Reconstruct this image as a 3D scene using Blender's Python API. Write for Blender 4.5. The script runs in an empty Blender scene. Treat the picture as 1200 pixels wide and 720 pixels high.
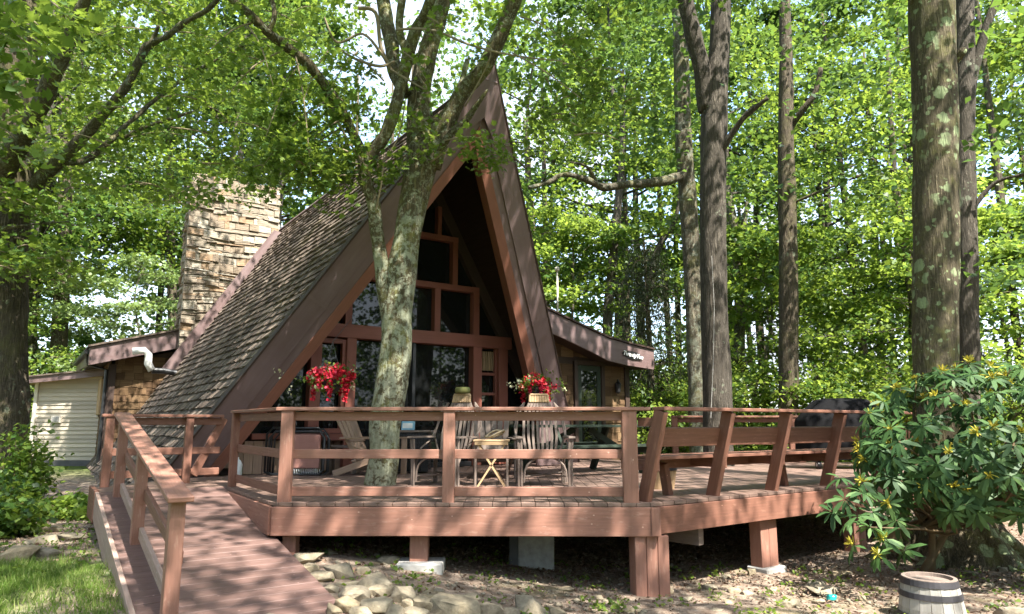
import bpy, bmesh, math, random
import numpy as np
from mathutils import Vector, Matrix, noise
random.seed(7)
rng = np.random.default_rng(11)
SC = bpy.context.scene
COL = SC.collection

# ------------------------------------------------------------------ camera model and frames of reference
F = 820.0; TH = math.radians(9.5); CZ = 1.65
CT, ST = math.cos(TH), math.sin(TH)
PH = math.radians(34.5)
XH = np.array([math.cos(PH), math.sin(PH), 0.0]); YH = np.array([-math.sin(PH), math.cos(PH), 0.0]); ZH = np.array([0, 0, 1.0])
D = 0.88                                    # deck height
O = np.array([-4.8748, 10.468, D]) + 3.75 * XH   # middle of the cabin's front base line
def Hc(X, Y, Z): return O + X * XH + Y * YH + Z * ZH
def at(u, v, Y):                            # a point of the place at distance Y
    r = np.array([(u - 600) / F, CT - (360 - v) / F * ST, ST + (360 - v) / F * CT])
    return np.array([0, 0, CZ]) + r * (Y / r[1])
def proj(P):
    P = np.atleast_2d(P); z = P[:, 2] - CZ
    d = P[:, 1] * CT + z * ST; h = z * CT - P[:, 1] * ST
    d = np.where(d < 0.05, 0.05, d)
    return 600 + F * P[:, 0] / d, 360 - F * h / d
def V3(*a): return np.array(a, dtype=float)
def nrm(v): v = np.asarray(v, float); return v / max(np.linalg.norm(v), 1e-9)
def sm(x): x = np.clip(x, 0, 1); return x * x * (3 - 2 * x)
def ground_z(x, y):
    a = 0.36 * sm((1.6 - x) / 4.2) * sm((y - 2.5) / 4.0)
    b = 0.10 * np.sin(x * 0.55 + 0.6) * np.sin(y * 0.47) * 0.3
    c = 0.35 * sm((y - 13) / 14.0)
    far = 1.2 * sm((np.hypot(x, y) - 22) / 30.0)
    return a + b + c + far

# ------------------------------------------------------------------ objects
def tag(o, label=None, cat=None, group=None, kind=None):
    if label: o['label'] = label
    if cat: o['category'] = cat
    if group: o['group'] = group
    if kind: o['kind'] = kind
    return o
def thing(name, label, cat, loc=(0, 0, 0), group=None):
    o = bpy.data.objects.new(name, None); COL.objects.link(o)
    o.location = tuple(float(c) for c in loc); o.empty_display_size = 0.1
    return tag(o, label, cat, group)
def part_empty(name, parent):
    o = bpy.data.objects.new(name, None); COL.objects.link(o); o.parent = parent; return o
def base_of(p):
    v = Vector((0, 0, 0))
    while p is not None: v += p.location; p = p.parent
    return v
class MB:
    def __init__(s): s.v = []; s.f = []; s.uv = []
    def face(s, pts, ud=None):
        pts = [np.asarray(p, float) for p in pts]
        n = np.zeros(3)
        for i in range(len(pts)):
            n += np.cross(pts[i], pts[(i + 1) % len(pts)])
        n = nrm(n)
        if ud is None: ud = pts[1] - pts[0]
        ud = np.asarray(ud, float); ud = ud - n * np.dot(ud, n)
        if np.linalg.norm(ud) < 1e-6: ud = pts[1] - pts[0]
        ud = nrm(ud); vd = np.cross(n, ud)
        b = len(s.v); s.v += pts; s.f.append(list(range(b, b + len(pts))))
        s.uv += [(np.dot(p, ud), np.dot(p, vd)) for p in pts]
    def hexa(s, c, ud=None):                # c: 8 corners, bottom ring then top ring
        b = len(s.v); s.v += [np.asarray(p, float) for p in c]
        for q in ((3, 2, 1, 0), (4, 5, 6, 7), (0, 1, 5, 4), (1, 2, 6, 5), (2, 3, 7, 6), (3, 0, 4, 7)):
            pts = [s.v[b + i] for i in q]
            n = nrm(np.cross(pts[1] - pts[0], pts[2] - pts[0]))
            u = np.asarray(ud, float) if ud is not None else pts[1] - pts[0]
            u = u - n * np.dot(u, n)
            if np.linalg.norm(u) < 1e-4: u = pts[1] - pts[0]
            u = nrm(u); w = np.cross(n, u)
            s.f.append([b + i for i in q]); off = random.Random(b).uniform(0, 30)
            s.uv += [(np.dot(p, u) + off, np.dot(p, w) + off * .37) for p in pts]
    def box(s, c, size, x=V3(1, 0, 0), y=V3(0, 1, 0), z=V3(0, 0, 1), ud=None):
        c = np.asarray(c, float); hx, hy, hz = [d / 2 for d in size]
        s.hexa([c + i * hx * x + j * hy * y + k * hz * z for k in (-1, 1) for i, j in ((-1, -1), (1, -1), (1, 1), (-1, 1))], ud)
    def beam(s, p0, p1, w, h, up=V3(0, 0, 1)):
        p0 = np.asarray(p0, float); p1 = np.asarray(p1, float); d = nrm(p1 - p0)
        sd = np.cross(d, up)
        if np.linalg.norm(sd) < 1e-4: sd = np.cross(d, V3(0, 1, 0))
        sd = nrm(sd); u2 = nrm(np.cross(sd, d))
        a = sd * w / 2; b = u2 * h / 2
        s.hexa([p0 - a - b, p0 + a - b, p1 + a - b, p1 - a - b, p0 - a + b, p0 + a + b, p1 + a + b, p1 - a + b], d)
    def prism(s, poly, ext, ud=None):
        poly = [np.asarray(p, float) for p in poly]; ext = np.asarray(ext, float)
        top = [p + ext for p in poly]; n = len(poly); b = len(s.v)
        s.v += poly + top
        def put(idx):
            pts = [s.v[b + i] for i in idx]; nn = np.zeros(3)
            for i in range(len(pts)): nn += np.cross(pts[i], pts[(i + 1) % len(pts)])
            nn = nrm(nn); u = np.asarray(ud, float) if ud is not None else pts[1] - pts[0]
            u = u - nn * np.dot(u, nn)
            if np.linalg.norm(u) < 1e-4: u = pts[1] - pts[0]
            u = nrm(u); w = np.cross(nn, u)
            s.f.append([b + i for i in idx]); s.uv.extend((np.dot(p, u), np.dot(p, w)) for p in pts)
        put(list(range(n))[::-1]); put(list(range(n, 2 * n)))
        for i in range(n):
            j = (i + 1) % n; put([i, j, n + j, n + i])
    def tube(s, pts, rad, n=8, cap=True):
        pts = [np.asarray(p, float) for p in pts]; m = len(pts)
        if np.isscalar(rad): rad = [rad] * m
        b = len(s.v); ref = V3(0.31, 0.87, 0.38); L = 0
        d0 = nrm(pts[1] - pts[0])
        if abs(np.dot(d0, ref)) > .9: ref = V3(1, 0, 0)
        Ls = []
        for i in range(m):
            d = nrm(pts[min(i + 1, m - 1)] - pts[max(i - 1, 0)])
            a = nrm(np.cross(d, ref)); c = np.cross(d, a); ref = np.cross(a, d)
            if i: L += np.linalg.norm(pts[i] - pts[i - 1])
            Ls.append(L)
            for k in range(n):
                t = 2 * math.pi * k / n
                s.v.append(pts[i] + rad[i] * (math.cos(t) * a + math.sin(t) * c))
        for i in range(m - 1):
            for k in range(n):
                k2 = (k + 1) % n
                s.f.append([b + i * n + k, b + i * n + k2, b + (i + 1) * n + k2, b + (i + 1) * n + k])
                r = max(rad[0], .01) * 6.28
                s.uv += [(Ls[i], r * k / n), (Ls[i], r * (k + 1) / n), (Ls[i + 1], r * (k + 1) / n), (Ls[i + 1], r * k / n)]
        if cap:
            for i, rev in ((0, True), (m - 1, False)):
                q = [b + i * n + k for k in range(n)]
                if rev: q = q[::-1]
                s.f.append(q); s.uv += [(math.cos(6.28 * k / n) * .05, math.sin(6.28 * k / n) * .05) for k in range(n)]
    def lathe(s, prof, n=24, c=(0, 0, 0), jit=0):
        c = np.asarray(c, float); b = len(s.v); m = len(prof)
        for r, z in prof:
            for k in range(n):
                t = 2 * math.pi * k / n; s.v.append(c + V3(r * math.cos(t), r * math.sin(t), z))
        for i in range(m - 1):
            for k in range(n):
                k2 = (k + 1) % n
                s.f.append([b + i * n + k, b + i * n + k2, b + (i + 1) * n + k2, b + (i + 1) * n + k])
                for (ii, kk) in ((i, k), (i, k + 1), (i + 1, k + 1), (i + 1, k)): s.uv.append((prof[ii][1], kk / n * 2))
    def build(s, name, mat, parent=None, smooth=False, bevel=0, seg=1):
        me = bpy.data.meshes.new(name); off = np.array(base_of(parent)) if parent else np.zeros(3)
        vs = [tuple(p - off) for p in s.v]
        me.from_pydata(vs, [], s.f)
        uvl = me.uv_layers.new(name='UVMap')
        uvl.data.foreach_set('uv', np.array(s.uv, dtype=np.float32).ravel())
        bm = bmesh.new(); bm.from_mesh(me); bmesh.ops.recalc_face_normals(bm, faces=bm.faces); bm.to_mesh(me); bm.free()
        me.materials.append(mat)
        if smooth: me.polygons.foreach_set('use_smooth', [True] * len(me.polygons))
        o = bpy.data.objects.new(name, me); COL.objects.link(o)
        if parent: o.parent = parent
        if bevel:
            md = o.modifiers.new('edge', 'BEVEL'); md.width = bevel; md.segments = seg; md.limit_method = 'ANGLE'; md.angle_limit = math.radians(40); md.harden_normals = False
        return o
def np_obj(name, verts, faces, mat, parent=None, smooth=False):
    """quads or n-gons of one size, from numpy arrays"""
    off = np.array(base_of(parent)) if parent else np.zeros(3)
    verts = np.asarray(verts, np.float32) - off.astype(np.float32); faces = np.asarray(faces, np.int32); n, k = faces.shape
    me = bpy.data.meshes.new(name)
    me.vertices.add(len(verts)); me.vertices.foreach_set('co', verts.ravel())
    me.loops.add(n * k); me.loops.foreach_set('vertex_index', faces.ravel())
    me.polygons.add(n); me.polygons.foreach_set('loop_start', np.arange(0, n * k, k, dtype=np.int32))
    try: me.polygons.foreach_set('loop_total', np.full(n, k, np.int32))
    except Exception: pass
    if smooth: me.polygons.foreach_set('use_smooth', np.ones(n, bool))
    me.update(calc_edges=True); me.validate()
    me.materials.append(mat)
    o = bpy.data.objects.new(name, me); COL.objects.link(o)
    if parent: o.parent = parent
    return o
def copy_tree(root, loc, rz=0, sc=1.0, label=None, group=None):
    c = root.copy(); COL.objects.link(c); c.location = tuple(loc); c.rotation_euler = (0, 0, rz); c.scale = (sc,) * 3
    if label: c['label'] = label
    if group: c['group'] = group
    for ch in list(root.children):
        d = ch.copy(); COL.objects.link(d); d.parent = c
        for g in list(ch.children):
            e = g.copy(); COL.objects.link(e); e.parent = d
    return c

# ------------------------------------------------------------------ materials
class NT:
    def __init__(s, name):
        s.m = bpy.data.materials.new(name); s.m.use_nodes = True; s.t = s.m.node_tree; s.n = s.t.nodes
        s.b = s.n['Principled BSDF']; s.out = s.n['Material Output']
    def new(s, typ, **kw):
        x = s.n.new(typ)
        for k, v in kw.items():
            if k.startswith('i_'):
                x.inputs[int(k[2:]) if k[2:].isdigit() else k[2:].replace('_', ' ')].default_value = v
            else: setattr(x, k, v)
        return x
    def link(s, a, b): s.t.links.new(a, b)
    def coords(s, which='Object', scale=(1, 1, 1)):
        tc = s.new('ShaderNodeTexCoord'); mp = s.new('ShaderNodeMapping'); mp.inputs['Scale'].default_value = scale
        s.link(tc.outputs[which], mp.inputs['Vector']); return mp.outputs['Vector']
    def noise(s, vec, scale, detail=4, rough=.6, dist=0):
        x = s.new('ShaderNodeTexNoise'); s.link(vec, x.inputs['Vector'])
        x.inputs['Scale'].default_value = scale; x.inputs['Detail'].default_value = detail; x.inputs['Roughness'].default_value = rough; x.inputs['Distortion'].default_value = dist
        return x.outputs['Fac']
    def ramp(s, fac, stops, interp='LINEAR'):
        x = s.new('ShaderNodeValToRGB'); s.link(fac, x.inputs['Fac']); cr = x.color_ramp; cr.interpolation = interp
        while len(cr.elements) < len(stops): cr.elements.new(0.5)
        for e, (p, c) in zip(cr.elements, stops):
            e.position = p; e.color = (c, c, c, 1) if np.isscalar(c) else (*c, 1)
        return x.outputs['Color']
    def mix(s, fac, a, b, mode='MIX'):
        x = s.new('ShaderNodeMix'); x.data_type = 'RGBA'; x.blend_type = mode
        for ix, val in ((0, fac), (6, a), (7, b)):
            sock = x.inputs[ix]
            if isinstance(val, bpy.types.NodeSocket): s.link(val, sock)
            elif np.isscalar(val): sock.default_value = val if ix == 0 else (val, val, val, 1)
            else: sock.default_value = (*val, 1)
        return x.outputs[2]
    def bump(s, h, strength=.3, dist=.01):
        x = s.new('ShaderNodeBump'); s.link(h, x.inputs['Height']); x.inputs['Strength'].default_value = strength; x.inputs['Distance'].default_value = dist
        s.link(x.outputs['Normal'], s.b.inputs['Normal']); return x
    def island(s): return s.new('ShaderNodeNewGeometry').outputs['Random Per Island']
    def base(s, c, rough=.6, spec=.35, metal=0):
        if isinstance(c, bpy.types.NodeSocket): s.link(c, s.b.inputs['Base Color'])
        else: s.b.inputs['Base Color'].default_value = (*c, 1)
        if isinstance(rough, bpy.types.NodeSocket): s.link(rough, s.b.inputs['Roughness'])
        else: s.b.inputs['Roughness'].default_value = rough
        s.b.inputs['Specular IOR Level'].default_value = spec; s.b.inputs['Metallic'].default_value = metal
def mul(c, k): return tuple(min(1, x * k) for x in c)
def wood(name, c, rough=.62, var=.16, worn=None, wornamt=.5, spec=.3, grain=26, bump=.25, ir=(.82, 1.12)):
    m = NT(name); uv = m.coords('UV', (1.3, grain, 1)); uvb = m.coords('UV', (.9, 1.6, 1))
    g = m.noise(uv, 1.6, 5, .65, .3); big = m.noise(uvb, 1.7, 4, .6)
    col = m.ramp(g, [(.25, mul(c, 1 - var * 1.3)), (.55, c), (.8, mul(c, 1 + var))])
    col = m.mix(m.ramp(big, [(.35, 0.0), (.75, .5)]), col, mul(c, .72))
    if worn is not None:
        w = m.noise(m.coords('UV', (2.2, 9, 1)), 2.6, 6, .75, .2)
        col = m.mix(m.ramp(w, [(.56, 0.0), (.72, wornamt)]), col, worn)
    vd = m.new('ShaderNodeTexVoronoi'); m.link(m.coords('UV', (1, 1.4, 1)), vd.inputs['Vector']); vd.inputs['Scale'].default_value = 6.5
    if worn is not None: col = m.mix(m.ramp(vd.outputs['Distance'], [(.045, .75), (.07, 0.0)]), col, mul(worn, 1.35))
    isl = m.ramp(m.island(), [(0, ir[0]), (1, ir[1])])
    col = m.mix(1.0, col, isl, 'MULTIPLY')
    m.base(col, m.ramp(g, [(.2, rough + .12), (.8, rough - .06)]), spec); m.bump(g, bump, .006)
    return m.m
def plain(name, c, rough=.5, spec=.4, metal=0, var=.12, sc=6, bump=0):
    m = NT(name); v = m.noise(m.coords('Object'), sc, 5, .6)
    m.base(m.ramp(v, [(.25, mul(c, 1 - var)), (.75, mul(c, 1 + var))]), rough, spec, metal)
    if bump: m.bump(v, bump, .01)
    return m.m
def leafmat(name, cols, trans, tw=.35, rough=.5, spec=.35):
    m = NT(name); i = m.island()
    n = m.noise(m.coords('Object'), .55, 2, .5)
    f = m.new('ShaderNodeMath', operation='ADD'); m.link(i, f.inputs[0]); k = m.new('ShaderNodeMath', operation='MULTIPLY_ADD'); m.link(n, k.inputs[0]); k.inputs[1].default_value = 1.6; k.inputs[2].default_value = -.8
    m.link(k.outputs[0], f.inputs[1])
    col = m.ramp(f.outputs[0], [(.0, cols[0]), (.5, cols[1]), (1, cols[2])]); m.base(col, rough, spec)
    t = m.new('ShaderNodeBsdfTranslucent'); tc = m.mix(1.0, m.ramp(f.outputs[0], [(0, mul(trans, .7)), (1, mul(trans, 1.2))]), (1, 1, 1), 'MULTIPLY'); m.link(tc, t.inputs['Color'])
    mx = m.new('ShaderNodeMixShader'); mx.inputs[0].default_value = tw
    m.link(m.b.outputs[0], mx.inputs[1]); m.link(t.outputs[0], mx.inputs[2]); m.link(mx.outputs[0], m.out.inputs['Surface'])
    return m.m
def bark(name, c, lichen=0.0, lc=(.36, .42, .28), ridge=9, moss=0.0, blotch=7.0, spots=True):
    m = NT(name); co = m.coords('Object')
    g = m.noise(m.coords('Object', (ridge * 2.2, ridge * 2.2, ridge * .32)), 1.5, 7, .72, .8)
    v1 = m.noise(m.coords('Object', (ridge * 1.9, ridge * 1.9, ridge * .16)), 1.3, 5, .6, .9)
    crack = m.ramp(v1, [(.36, 1.0), (.47, .0), (.53, .0), (.64, 1.0)])
    f = m.noise(co, 2.2, 6, .7); fine = m.noise(co, 38, 4, .7)
    col = m.ramp(g, [(.28, mul(c, .35)), (.47, mul(c, .85)), (.6, mul(c, 1.15)), (.78, mul(c, 1.8))])
    col = m.mix(1.0, col, m.ramp(v1, [(.37, 1.05), (.475, .38), (.525, .38), (.63, 1.1)]), 'MULTIPLY')
    col = m.mix(m.ramp(f, [(.38, 0.0), (.7, .5)]), col, mul(c, .55))
    col = m.mix(1.0, col, m.ramp(fine, [(.3, .75), (.7, 1.2)]), 'MULTIPLY')
    if moss:
        mo = m.noise(co, 2.3, 7, .75); col = m.mix(m.ramp(mo, [(.48, 0.0), (.6, moss)]), col, m.mix(fine, (.13, .135, .03), (.25, .25, .075)))
    if lichen:
        wob = m.new('ShaderNodeVectorMath', operation='MULTIPLY_ADD'); wn = m.new('ShaderNodeTexNoise'); m.link(co, wn.inputs['Vector']); wn.inputs['Scale'].default_value = 16; wn.inputs['Detail'].default_value = 5
        m.link(wn.outputs['Color'], wob.inputs[0]); wob.inputs[1].default_value = (.09, .09, .09); m.link(co, wob.inputs[2])
        lcol = m.mix(m.noise(co, 30, 5, .7), mul(lc, .55), mul(lc, 1.35))
        if spots:
            for sc_, kk in ((blotch, .52), (blotch * 2.3, .46)):
                vo = m.new('ShaderNodeTexVoronoi'); m.link(wob.outputs[0], vo.inputs['Vector']); vo.inputs['Scale'].default_value = sc_
                sel = m.new('ShaderNodeSeparateColor'); m.link(vo.outputs['Color'], sel.inputs[0])
                pw = m.new('ShaderNodeMath', operation='POWER'); m.link(sel.outputs[0], pw.inputs[0]); pw.inputs[1].default_value = 1.15
                size = m.new('ShaderNodeMath', operation='MULTIPLY'); m.link(pw.outputs[0], size.inputs[0]); size.inputs[1].default_value = kk
                dd = m.new('ShaderNodeMath', operation='SUBTRACT'); m.link(size.outputs[0], dd.inputs[0]); m.link(vo.outputs['Distance'], dd.inputs[1])
                msk = m.ramp(dd.outputs[0], [(-.0, 0.0), (.07, .85)])
                big = m.ramp(m.noise(co, 1.5, 3, .5), [(.62 - .3 * lichen, 0.0), (.68 - .3 * lichen, 1.0)])
                col = m.mix(m.mix(1.0, msk, big, 'MULTIPLY'), col, lcol)
        else:
            ln = m.noise(wob.outputs[0], 4.5, 10, .74); l2 = m.noise(wob.outputs[0], 15, 8, .7)
            sz = m.new('ShaderNodeSeparateXYZ'); m.link(co, sz.inputs[0]); zr = m.new('ShaderNodeMapRange'); m.link(sz.outputs['Z'], zr.inputs[0])
            zr.inputs[1].default_value = 2.2; zr.inputs[2].default_value = 4.6; zr.inputs[3].default_value = .035 * lichen; zr.inputs[4].default_value = -.035
            for nn_, off, am in ((ln, .015, .7), (l2, .0, .7)):
                ad = m.new('ShaderNodeMath', operation='ADD'); m.link(nn_, ad.inputs[0]); m.link(zr.outputs[0], ad.inputs[1])
                col = m.mix(m.ramp(ad.outputs[0], [(.505 + off, 0.0), (.565 + off, am)]), col, lcol)
    h = m.mix(1.0, g, crack, 'MULTIPLY')
    m.base(col, .9, .15); m.bump(h, .9, .035)
    return m.m
RED = (.285, .142, .103)
M = {}
M['rail'] = wood('rail paint', RED, .55, .20, (.44, .29, .23), .6)
M['rail_shaded'] = wood('shaded rail paint', (.205, .096, .066), .55, .22, (.36, .21, .15), .55)  # the rail paint again, darker and redder to stand for its shaded faces
M['deck'] = wood('deck boards', (.195, .128, .102), .5, .2, (.30, .22, .18), .6, .4, 26, .25, (.92, 1.05))
M['ramp'] = wood('ramp boards', (.155, .093, .079), .5, .2, (.29, .20, .18), .6, .4, 26, .25, (.9, 1.06))
M['worn'] = wood('worn kick board', (.36, .25, .20), .8, .2, (.45, .40, .34), .9)
M['red'] = wood('rafter paint', (.235, .098, .066), .5, .12, (.20, .06, .035), .4)
M['trim'] = wood('window trim paint', (.24, .085, .06), .5, .1)
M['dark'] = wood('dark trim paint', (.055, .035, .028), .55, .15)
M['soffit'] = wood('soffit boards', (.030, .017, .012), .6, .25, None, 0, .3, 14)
M['greywood'] = wood('weathered grey wood', (.20, .155, .13), .85, .25, (.31, .26, .22), .5)
M['tanwood'] = wood('tan wood', (.44, .30, .17), .7, .2)
M['adir'] = wood('brown chair slats', (.36, .24, .17), .75, .2)
M['greentable'] = wood('dark green paint', (.035, .05, .035), .7, .2, (.12, .13, .1), .5)
def metal_trim():
    m = NT('mauve metal cladding'); co = m.coords('UV', (.6, 5, 1)); n = m.noise(co, 1.5, 4, .55); k = m.noise(m.coords('Object'), 1.4, 4, .6)
    col = m.ramp(n, [(.3, (.135, .090, .088)), (.7, (.19, .135, .132))]); col = m.mix(m.ramp(k, [(.4, 0.0), (.75, .5)]), col, (.12, .072, .066))
    m.base(col, m.ramp(n, [(.3, .34), (.7, .5)]), .5); m.bump(n, .25, .02); return m.m
M['clad'] = metal_trim()
def shingle_mat(name, cols, moss=0, rough=.9):
    m = NT(name); i = m.island(); g = m.noise(m.coords('UV', (30, 1.2, 1)), 1.3, 4, .6); b = m.noise(m.coords('Object'), .9, 5, .65)
    col = m.ramp(i, [(0, cols[0]), (.5, cols[1]), (1, cols[2])]); col = m.mix(1.0, col, m.ramp(g, [(.3, .65), (.7, 1.2)]), 'MULTIPLY')
    if moss: col = m.mix(m.ramp(b, [(.58, 0.0), (.72, moss)]), col, (.13, .115, .03))
    m.base(col, rough, .2); m.bump(g, .5, .008); return m.m
M['shingle'] = shingle_mat('roof shakes', ((.070, .052, .042), (.140, .108, .086), (.225, .18, .148)), .35)
M['wallsh'] = shingle_mat('wall shingles', ((.085, .05, .028), (.14, .085, .045), (.20, .13, .072)))
M['wallshd'] = shingle_mat('dark wall shingles', ((.075, .045, .028), (.10, .06, .036), (.135, .085, .05)))
M['stone'] = shingle_mat('ledge stone', ((.33, .23, .14), (.45, .36, .26), (.52, .46, .37)), 0, .95)
def stone2():
    m = NT('chimney ledge stones'); i = m.island(); co = m.coords('Object'); n = m.noise(co, 9, 6, .7); w = m.noise(m.coords('Object', (3, 3, 14)), 2.5, 5, .7)
    col = m.ramp(i, [(0, (.24, .185, .135)), (.25, (.32, .27, .21)), (.5, (.27, .225, .175)), (.74, (.33, .215, .13)), (.82, (.42, .38, .31)), (1, (.19, .155, .125))], 'CONSTANT')
    col = m.mix(m.ramp(n, [(.35, 0.0), (.7, .6)]), col, (.31, .265, .20)); col = m.mix(1.0, col, m.ramp(w, [(.3, .6), (.7, 1.15)]), 'MULTIPLY')
    m.base(col, .95, .15); m.bump(w, .9, .03); return m.m
M['stone'] = stone2()
M['mortar'] = plain('mortar', (.20, .165, .13), .95, .1, 0, .3, 8, .5)
def rockmat(name, a, b, c):
    m = NT(name); co = m.coords('Object'); n = m.noise(co, 5, 7, .7); f = m.noise(co, 22, 5, .7); k = m.noise(co, 3, 3, .5)
    oi = m.new('ShaderNodeObjectInfo')
    col = m.ramp(n, [(.3, a), (.5, b), (.72, c)]); col = m.mix(m.ramp(k, [(.52, 0.0), (.68, .4)]), col, (.30, .24, .15))
    col = m.mix(1.0, col, m.ramp(oi.outputs['Random'], [(0, (.72, .72, .72)), (.5, (.95, .93, .88)), (1, (1.0, .93, .80))]), 'MULTIPLY')
    col = m.mix(1.0, col, m.ramp(f, [(.3, .75), (.65, 1.1)]), 'MULTIPLY')
    m.base(col, .9, .2); m.bump(f, .6, .015); return m.m
M['rock'] = rockmat('field stone', (.17, .145, .115), (.28, .24, .18), (.37, .33, .26))
M['concrete'] = plain('concrete', (.36, .35, .33), .95, .1, 0, .25, 14, .4)
M['black'] = plain('black metal', (.018, .018, .02), .4, .5)
M['white'] = plain('white plastic', (.75, .75, .73), .4, .4, 0, .05)
M['blue'] = plain('light blue box', (.25, .48, .62), .5, .4)
M['turq'] = plain('turquoise glass', (.02, .32, .30), .15, .6)
M['found'] = plain('grey foundation paint', (.10, .10, .105), .8, .2, 0, .2, 5)
M['siding'] = wood('cream vinyl siding', (.50, .44, .35), .5, .06, None, 0, .35, 4, .05)
M['cream'] = plain('cream trim', (.62, .57, .48), .5, .4, 0, .06)
def glassmat():
    m = NT('dark window glass'); n = m.noise(m.coords('Object'), 1.1, 2, .5); m.base((.010, .011, .011), .02, .5); m.b.inputs['IOR'].default_value = 1.5; m.bump(n, .02, .02); return m.m
M['glass'] = glassmat()
M['cover'] = plain('black grill cover', (.007, .007, .008), .9, .1, 0, .4, 4, .35)
M['barrel'] = wood('grey barrel staves', (.33, .315, .285), .8, .25, (.36, .34, .30), .5)
M['hoop'] = plain('dark iron hoop', (.045, .043, .048), .55, .4, .3, .25, 9)
M['pinkfab'] = plain('dusty pink canvas', (.34, .17, .14), .85, .15, 0, .1, 9)
M['olive'] = plain('olive cloth', (.16, .16, .06), .9, .1, 0, .2, 12)
M['petal'] = leafmat('red petals', ((.26, .004, .010), (.48, .008, .02), (.66, .04, .09)), (.5, .01, .02), .15)
M['petalw'] = leafmat('cream petals', ((.55, .55, .35), (.7, .68, .5), (.6, .65, .3)), (.6, .6, .3), .25)
G1 = ((.016, .046, .011), (.050, .107, .020), (.135, .198, .042))
M['leaf'] = leafmat('maple leaves', G1, (.34, .47, .06), .36, .45, .25)
M['leaf_d'] = leafmat('oak leaves', ((.010, .034, .010), (.034, .078, .016), (.095, .152, .032)), (.22, .36, .06), .32, .45, .25)
M['leaf_y'] = leafmat('young leaves', ((.034, .082, .015), (.085, .150, .026), (.16, .22, .05)), (.40, .54, .08), .42, .45, .25)
M['leaf_s'] = leafmat('silvery leaves', ((.07, .12, .04), (.13, .19, .07), (.20, .26, .12)), (.3, .42, .1), .35, .4, .5)
M['needle'] = leafmat('hemlock needles', ((.022, .034, .012), (.035, .05, .016), (.06, .06, .03)), (.05, .08, .02), .2)
M['rhodo'] = leafmat('leathery leaves', ((.026, .062, .020), (.048, .102, .030), (.085, .150, .045)), (.10, .2, .03), .15, .52, .25)
M['bud'] = leafmat('yellow green buds', ((.34, .27, .03), (.42, .36, .05), (.36, .40, .06)), (.5, .45, .05), .25)
M['grass'] = leafmat('grass blades', ((.07, .13, .018), (.115, .19, .03), (.25, .25, .10)), (.25, .4, .05), .3)
M['litter'] = leafmat('dead leaves', ((.085, .048, .032), (.155, .095, .062), (.27, .19, .13)), (.1, .05, .02), .1, .8)
M['bark_l'] = bark('lichen bark', (.20, .165, .095), .98, (.38, .40, .29), 9, .7, 8, False)
M['bark_r'] = bark('furrowed lichen bark', (.20, .165, .11), .75, (.30, .36, .20), 9, .35, 5.2)
M['bark_d'] = bark('dark furrowed bark', (.16, .138, .112), .1, (.2, .22, .16), 9)
M['bark_g'] = bark('grey bark', (.20, .172, .125), .5, (.24, .26, .2), 9, .3, 8, False)
M['bark_b'] = bark('brown bark', (.175, .142, .102), .25, (.2, .22, .15), 9, .2)
M['twig'] = plain('pale dead twigs', (.24, .195, .13), .85, .15, 0, .25, 8)
M['stem'] = plain('shrub stems', (.15, .11, .065), .85, .15, 0, .25, 8)
# ================================================================== CABIN
house = thing('a_frame_cabin', 'brown A-frame cabin with shake roof, stone chimney and tall glass front', 'house', O)
HZ, HW, PRW = 6.4, 3.75, 2.55; HWL = 3.93
YB = 11.6
def yfront(Z): return -PRW * max(Z, -1.0) / HZ
slope_len = math.hypot(HW, HZ); nL = nrm(V3(-HZ, 0, HWL)); nR = nrm(V3(HZ, 0, HW))       # in cabin axes
def cab(v): return v[0] * XH + v[1] * YH + v[2] * ZH
def shingle_strip(mb, P, u0, u1, v, dv, un, vn, n, wmin, wmax, thick, rg, lap=1.25, clip0=None, clip1=None):
    """one course of wedge-shaped shakes; P(u,v) -> point; clip0/1(v) = start / end u at height v"""
    u = u0 - rg.uniform(0, wmax)
    while u < u1:
        w = rg.uniform(wmin, wmax); a, b = max(u, u0), min(u + w - .006, u1); u += w
        if b - a < .02: continue
        j = rg.uniform(-.012, .012) * dv / .18; t = thick * rg.uniform(.7, 1.3)
        va, vb = v + j, v + dv * lap
        def q(uu, vv, h):
            if clip0 and uu <= u0 + 1e-6: uu = clip0(vv)
            return P(uu, vv) + n * h
        mb.hexa([q(a, va, .004), q(b, va, .004), q(b, vb, .001), q(a, vb, .001), q(a, va, t), q(b, va, t), q(b, vb, .007), q(a, vb, .007)], vn)
def roof_slope(sgn, v0, visible):
    n = nL if sgn < 0 else nR; nw = cab(n); HW = HWL if sgn < 0 else 3.75; slope_len = math.hypot(HW, HZ)
    vdir = nrm(V3(-sgn * HW, 0, HZ)); vw = cab(vdir)
    def P(u, v):                                     # v along the slope from Z=0, u = Y
        return Hc(sgn * HW, 0, 0) + v * vw + u * YH
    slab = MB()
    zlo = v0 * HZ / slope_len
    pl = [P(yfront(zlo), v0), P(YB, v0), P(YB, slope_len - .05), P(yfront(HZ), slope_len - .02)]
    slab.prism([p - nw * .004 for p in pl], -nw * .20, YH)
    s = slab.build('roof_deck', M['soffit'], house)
    if visible:
        mb = MB(); rg = random.Random(3); v = v0; dv = .18
        while v < slope_len - .12:
            z = v * HZ / slope_len
            shingle_strip(mb, P, yfront(z) + .02, YB, v, dv, YH, vw, nw, .10, .24, .046, rg, clip0=lambda vv: yfront(vv * HZ / slope_len) + .02)
            v += dv
        mb.build('roof', M['shingle'], house)
    return P, nw, vw
PL, nLw, vLw = roof_slope(-1, -.62, True)
PR, nRw, vRw = roof_slope(1, -.2, True)
# ridge cap
mb = MB(); mb.prism([Hc(-.13, -PRW, HZ - .19), Hc(.13, -PRW, HZ - .19), Hc(0, -PRW, HZ + .05)], YH * (YB + PRW)); mb.build('ridge_cap', M['clad'], house)
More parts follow.
